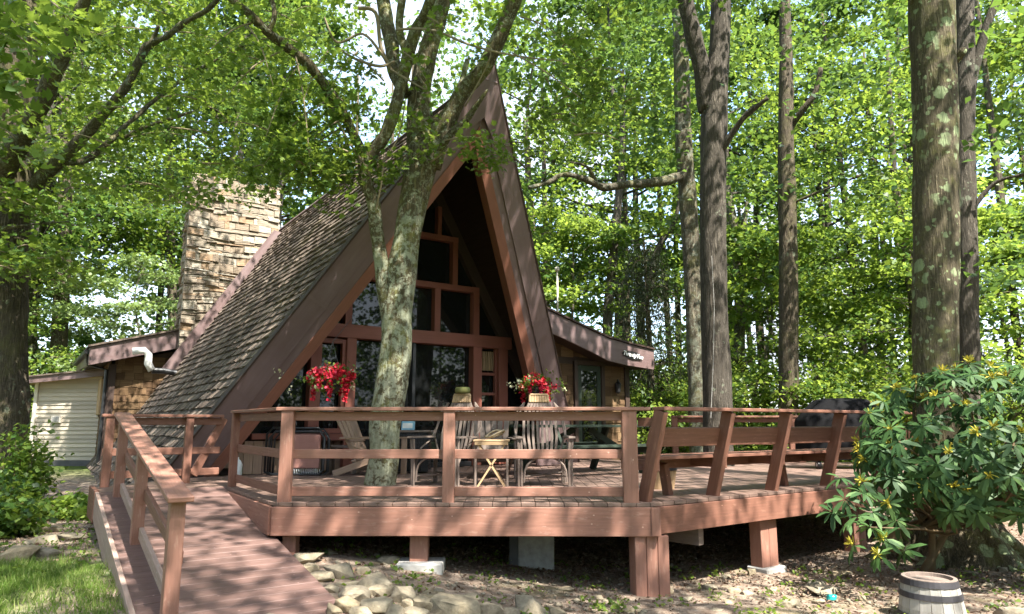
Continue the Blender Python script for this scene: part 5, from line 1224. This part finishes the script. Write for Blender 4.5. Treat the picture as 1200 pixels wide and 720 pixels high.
for x, y, s in ((-17, 24, 1), (-11.5, 28, 1.05), (-10.4, 30, 1), (.9, 30, 1.05), (-14.5, 32, 1.1), (-22, 30, 1.1), (-13, 36, 1.15)): put(tall if (x * 7) % 2 < 1 else tall2, x, y, s, LB_)
for x, y, s in ((4.5, 29, 1.05), (8.5, 27, 1), (13, 28, .95), (15.5, 26, 1), (11.5, 32, 1.1), (19.5, 23, 1), (6.5, 35, 1.15), (20, 30, 1.1)): put(tall if (x * 3) % 2 < 1 else tall2, x, y, s, RB_)
LU = 'bright low branched young tree at the wood edge left of the cabin'; RU = 'bright low branched young tree at the wood edge right of the cabin'
for x, y, s in ((-20, 23, 1), (-19, 26, 1.1), (-8.3, 28, .9)): put(und, x, y, s, LU)
for x, y, s in ((7.5, 20.5, 1), (11, 18.5, .95), (14.5, 20.5, 1.1), (9.5, 25, 1.1), (2.2, 25.5, 1.0), (17, 18, 1)): put(und if (x * 2) % 2 < 1 else und2, x, y, s, RU)
put(silver, -12.9, 24.0, .85); put(silver, -17.2, 24.5, .9, 'pale silvery leaved young tree at the far left wood edge')
BL = 'low green bush in the undergrowth at the wood edge'
for x, y, s in ((7.5, 16.8, 1), (9.2, 15.5, 1), (10.5, 17.2, 1.2), (5.2, 17.5, 1), (6.3, 19, 1.2), (12.3, 15.6, 1.1), (13.5, 17.5, 1.2), (8.6, 18.4, 1.2), (4.0, 19.5, 1.2), (10.2, 13.6, .9), (11.8, 12.8, 1.0), (7.8, 15.4, .7), (-15.4, 19.8, 1), (-17, 21, 1.2), (-12.8, 24.5, 1.2), (-10.8, 23.6, 1.1), (-15, 23.5, 1.2), (15.4, 15, 1.2), (14.0, 13.2, 1.1), (3.8, 17.0, .9), (2.9, 21, 1.3)): put(bush, x, y, s, BL)
# hemlock with drooping brown-green boughs
rg = np.random.default_rng(71); hb = V3(3.55, 18.2, float(ground_z(3.55, 18.2)))
hem = thing('hemlock', 'dull drooping hemlock right of the entry wing roof', 'tree', hb); w = Wood(); w.path([hb, hb + V3(.05, 0, 3), hb + V3(0, .1, 6.5)], [.13, .09, .02], 8); an = []
for k in range(60):
    z = .5 + 5.8 * k / 60; a = k * 2.4; ln = 1.9 * (1 - z / 7.2) + .25; p = hb + V3(0, 0, z); q = p + V3(math.cos(a) * ln * .6, math.sin(a) * ln * .6, .05); e = p + V3(math.cos(a) * ln, math.sin(a) * ln, -.45 * ln); w.path([p, q, e], [.018, .012, .004], 4)
    for t_ in np.linspace(.3, 1, 6): an.append(p * (1 - t_) + e * t_ + V3(0, 0, .12 - .25 * t_))
w.build('trunk', M['bark_b'], hem); P = np.repeat(np.array(an), 34, 0) + rg.normal(size=(len(an) * 34, 3)) * V3(.16, .16, .14); N = rg.normal(size=P.shape); tw = rg.normal(size=P.shape) * .4 + V3(0, 0, -1)
v, f = leaf_arrays(P, N, rg.uniform(.10, .22, len(P)), .022, rg, 'kite', tw); np_obj('crown', v, f, M['needle'], hem)
# ---- far woods all round: one uncountable mass
rg = np.random.default_rng(81); an = []; w = Wood(); fw = thing('far_woods', 'distant woods filling the gaps between the nearer trees, with an unseen ring behind the viewer', 'woods', (0, 0, 0)); fw['kind'] = 'stuff'
for k in range(2700):
    a = rg.uniform(-1.05, 1.05); r = rg.uniform(33, 50); z = 25 * rg.uniform(0, 1) ** 1.1; an.append((r * math.sin(a), r * math.cos(a), .8 + z))
an = np.array(an); u_, v_ = proj(an); an = list(map(tuple, an[~((u_ > 385) & (u_ < 490) & (v_ < 110) & (rg.uniform(size=len(an)) < .93))]))
for k in range(4200):  # unseen woods behind the viewer, thickened to darken the window reflections
    a = rg.uniform(1.05, 2 * math.pi - 1.05); r = rg.uniform(24, 34); z = 24 * rg.uniform(0, 1) ** 1.3; an.append((r * math.sin(a), r * math.cos(a), .8 + z))
an = np.array(an); fr_ = an[:, 1] > 12; an = np.concatenate([gaps(an[fr_], .28, -.14), an[~fr_]]); v, f = clusters(an, 50, (.9, .9, .25), .30, rg, 'kite', .7, .8, .5); o = np_obj('foliage', v, f, M['leaf_d'], fw); o['kind'] = 'stuff'  # darker leaf colour stands in for deep shade between the nearer trees
for k in range(75):
    a = rg.uniform(-1.0, 1.0) if k < 48 else rg.uniform(1.0, 5.2); r = rg.uniform(27, 46); x, y = r * math.sin(a), r * math.cos(a); z = float(ground_z(x, y)); ln = rg.normal(size=2) * .6
    if -9 < x < 1 and y < 28: continue
    w.path([V3(x, y, z - .3), V3(x + ln[0] * .5, y, z + 8), V3(x + ln[0], y + ln[1], z + 18)], [rg.uniform(.10, .24), .14, .05], 6)
o = w.build('trunks', M['bark_b'], fw, smooth=True); o['kind'] = 'stuff'
# ---- rhododendron
rg = np.random.default_rng(91); rb = V3(4.62, 8.25, float(ground_z(4.62, 8.25)))
rh = thing('rhododendron', 'large rhododendron with leathery whorled leaves and yellow green buds at the right', 'shrub', rb); ros = []; w = Wood()
cc = V3(5.42, 7.7, 1.31)
while len(ros) < 470:
    d = rg.normal(size=3); d /= np.linalg.norm(d); s = 1.0 if len(ros) < 340 else rg.uniform(.5, .85); q = cc + d * s * V3(1.72, 1.05, 1.0) * rg.uniform(.86, 1.06)
    if q[2] < .3 or (d[1] > .55): continue
    u_, v_ = proj(q)
    if u_[0] < 1004 and v_[0] < 575: continue
    if u_[0] > 1060 and v_[0] > 606: continue
    ros.append((q, nrm(d + V3(0, -.15, .55))))
for u, v, Y in ((975, 600, 7.3), (990, 585, 7.2), (1005, 605, 7.1), (1020, 618, 7.0), (1000, 640, 6.9), (1035, 632, 7.0), (1030, 650, 6.9), (1060, 645, 7.0), (985, 560, 7.4), (1010, 565, 7.3), (1040, 590, 7.1), (1012, 578, 7.2), (995, 612, 7.1), (1022, 600, 7.1), (1050, 610, 7.2), (1045, 560, 7.2), (1035, 470, 7.6), (1050, 455, 7.6), (1045, 505, 7.4), (1028, 520, 7.4), (1035, 545, 7.3)):
    q = at(u, v, Y); ros.append((q, nrm(rg.normal(size=3) * .3 + V3(-.3, -.4, .8))))
Pl, Nl, Tl, Ll = [], [], [], []; Pb, Nb, Tb = [], [], []
for q, n in ros:
    a = nrm(np.cross(n, V3(.3, .2, .9))); b = np.cross(n, a); m = rg.integers(8, 13); ph = rg.uniform(0, 6.28)
    for k in range(m):
        t_ = ph + 6.283 * k / m + rg.uniform(-.2, .2); d = math.cos(t_) * a + math.sin(t_) * b; dr = rg.uniform(-.55, .30); d = nrm(d + n * dr + V3(0, 0, -.22)); Pl.append(q + d * .012); Tl.append(d); Nl.append(nrm(n - d * np.dot(n, d) + rg.normal(size=3) * .12)); Ll.append(rg.uniform(.12, .205))
    if rg.uniform() < .33 and n[2] > .15:
        for k in range(16):
            d = nrm(n + rg.normal(size=3) * .5); Pb.append(q + n * .015); Tb.append(d); Nb.append(rg.normal(size=3))
    mid = (q + rb + V3(.3, -.1, .6)) / 2 + rg.normal(size=3) * .12
    if rg.uniform() < .14: w.path([rb + V3(rg.uniform(-.1, .5), rg.uniform(-.15, .15), .5), mid, q], [.016, .011, .006], 5)
v, f = leaf_arrays(np.array(Pl), np.array(Nl), np.array(Ll), np.array(Ll) * .27, rg, 'long', np.array(Tl)); np_obj('foliage', v, f, M['rhodo'], rh)
v, f = leaf_arrays(np.array(Pb), np.array(Nb), rg.uniform(.05, .095, len(Pb)), .019, rg, 'long', np.array(Tb)); np_obj('bud', v, f, M['bud'], rh)
w.limb([(1046, 645, 17, 8.1), (1050, 615, 15, 8.05), (1060, 585, 13, 8.0), (1070, 550, 11, 7.9), (1085, 500, 7, 7.8)], 9); w.limb([(1160, 560, 5, 7.6), (1185, 530, 5, 7.7), (1195, 500, 4, 7.8)], 7); w.limb([(1200, 545, 5, 7.5), (1168, 570, 5, 7.5), (1150, 560, 4, 7.5), (1128, 535, 3, 7.4)], 7); w.limb([(1200, 560, 5, 7.5), (1175, 575, 6, 7.6), (1150, 600, 6, 7.8)], 7)
w.path([rb, rb + V3(.3, -.05, .5), rb + V3(.6, -.2, 1.2)], [.05, .04, .02], 8); w.path([rb + V3(.1, 0, 0), rb + V3(.1, -.1, .7), rb + V3(-.1, -.3, 1.3)], [.04, .03, .015], 8)
w.build('stems', M['stem'], rh, smooth=True)
# ---- green plants by the lawn at the left
rg = np.random.default_rng(95)
def weed_shrub(name, label, c, rad, n, mat, L, hshape='kite'):
    c = V3(*c); c[2] = float(ground_z(c[0], c[1])); t = thing(name, label, 'shrub', c); w = Wood(); an = []
    for k in range(n):
        a = rg.uniform(0, 6.28); r = rg.uniform(0, 1) ** .6; h = rad[2] * rg.uniform(.35, 1) * (1 - .45 * r * r); q = c + V3(math.cos(a) * r * rad[0], math.sin(a) * r * rad[1], h); p = c + V3(math.cos(a) * r * rad[0] * .45, math.sin(a) * r * rad[1] * .45, 0)
        w.path([p, (p + q) / 2 + V3(0, 0, .06), q], [.007, .005, .003], 4, 2)
        for t_ in np.linspace(.35, 1.03, 5): an.append(p * (1 - t_) + q * t_)
    w.build('stems', M['stem'], t); v, f = clusters(an, 9, (.09, .09, .06), L, rg, hshape, .7); np_obj('foliage', v, f, M[mat], t)
weed_shrub('weedy_shrub', 'dense green weedy shrub at the foot of the left maple', (-7.15, 9.2, 0), (.95, .9, .75), 130, 'leaf', .085)
weed_shrub('tall_weed', 'tall thin leafy weed standing before the shed siding', (-7.05, 10.3, 0), (.42, .4, 1.35), 45, 'leaf_y', .085)
weed_shrub('vine_clump', 'low yellow green vine clump left of the ramp landing', (-6.1, 10.1, 0), (.6, .5, .3), 50, 'leaf_y', .08)
weed_shrub('broadleaf_clump', 'low broad leaved plants behind the grey boulder', (-6.1, 8.4, 0), (.6, .5, .42), 60, 'leaf', .10, 'maple')
weed_shrub('edge_sapling', 'bushy green sapling at the far left edge below the maple', (-8.1, 10.2, 0), (.6, .6, .9), 80, 'leaf', .10, 'maple')
# white cord on the oak
cd = thing('hanging_rope', 'thin white rope hanging down the dark oak trunk', 'rope', at(837, 470, 13.2)); mb = MB(); mb.tube([at(834, 300, 13.21), at(837, 360, 13.2), at(836, 420, 13.19), at(833, 490, 13.18)], .005, 5); mb.build('rope_body', M['concrete'], cd)
mb = MB(); mb.tube([at(654, 395, 17.5), at(653, 318, 17.5)], .022, 8); mb.lathe([(0, .08), (.06, .05), (.06, -.04), (0, -.05)], 10, at(653, 316, 17.5)); mb.build('vent_stack', M['cream'], house, smooth=True)
# ================================================================== LIGHT, SKY, CAMERA
SUN_EL, SUN_AZ = 56.0, 36.0          # azimuth: to the right of straight behind the viewer
el, az = math.radians(SUN_EL), math.radians(SUN_AZ)
to_sun = V3(math.sin(az) * math.cos(el), -math.cos(az) * math.cos(el), math.sin(el))
sl = bpy.data.lights.new('sun', 'SUN'); sl.energy = 3.7; sl.angle = math.radians(.53); sl.color = (1.0, .95, .86)
so = bpy.data.objects.new('sun', sl); COL.objects.link(so); so.rotation_euler = Vector(tuple(to_sun)).to_track_quat('Z', 'Y').to_euler(); so.location = (8, -10, 25)
wd = bpy.data.worlds.new('World'); SC.world = wd; wd.use_nodes = True; nt = wd.node_tree; bg = nt.nodes['Background']
sky = nt.nodes.new('ShaderNodeTexSky'); sky.sky_type = 'NISHITA'; sky.sun_disc = False; sky.sun_elevation = el; sky.sun_rotation = math.atan2(to_sun[0], to_sun[1]); sky.air_density = 1.0; sky.dust_density = 1.6; sky.ozone_density = 1.0
tcw = nt.nodes.new('ShaderNodeTexCoord'); cn = nt.nodes.new('ShaderNodeTexNoise'); cn.inputs['Scale'].default_value = 3.2; cn.inputs['Detail'].default_value = 6; nt.links.new(tcw.outputs['Generated'], cn.inputs['Vector'])
cr = nt.nodes.new('ShaderNodeValToRGB'); cr.color_ramp.elements[0].position = .44; cr.color_ramp.elements[1].position = .62; nt.links.new(cn.outputs['Fac'], cr.inputs['Fac'])
cm = nt.nodes.new('ShaderNodeMix'); cm.data_type = 'RGBA'; nt.links.new(cr.outputs['Color'], cm.inputs[0]); nt.links.new(sky.outputs[0], cm.inputs[6]); cm.inputs[7].default_value = (1.95, 2.1, 2.35, 1)
nt.links.new(cm.outputs[2], bg.inputs[0]); bg.inputs[1].default_value = .15
cam = bpy.data.cameras.new('camera'); cam.sensor_width = 36; cam.sensor_fit = 'HORIZONTAL'; cam.lens = 36 * F / 1200; cam.clip_end = 600; cam.clip_start = .05
co_ = bpy.data.objects.new('camera', cam); COL.objects.link(co_); co_.location = (0, 0, CZ); co_.rotation_euler = (math.radians(90) + TH, 0, 0); SC.camera = co_
SC.view_settings.view_transform = 'Standard'; SC.view_settings.look = 'None'; SC.view_settings.gamma = 1; SC.view_settings.use_curve_mapping = False; SC.view_settings.exposure = 2.45
cy = SC.cycles; cy.max_bounces = 7; cy.diffuse_bounces = 4; cy.glossy_bounces = 3; cy.transmission_bounces = 4; cy.transparent_max_bounces = 4; cy.caustics_reflective = False; cy.caustics_refractive = False; cy.sample_clamp_indirect = 6
cy.use_denoising = True
try: cy.denoiser = 'OPENIMAGEDENOISE'
except Exception: pass
cy.use_adaptive_sampling = True; cy.adaptive_threshold = .01
SC.render.use_persistent_data = False
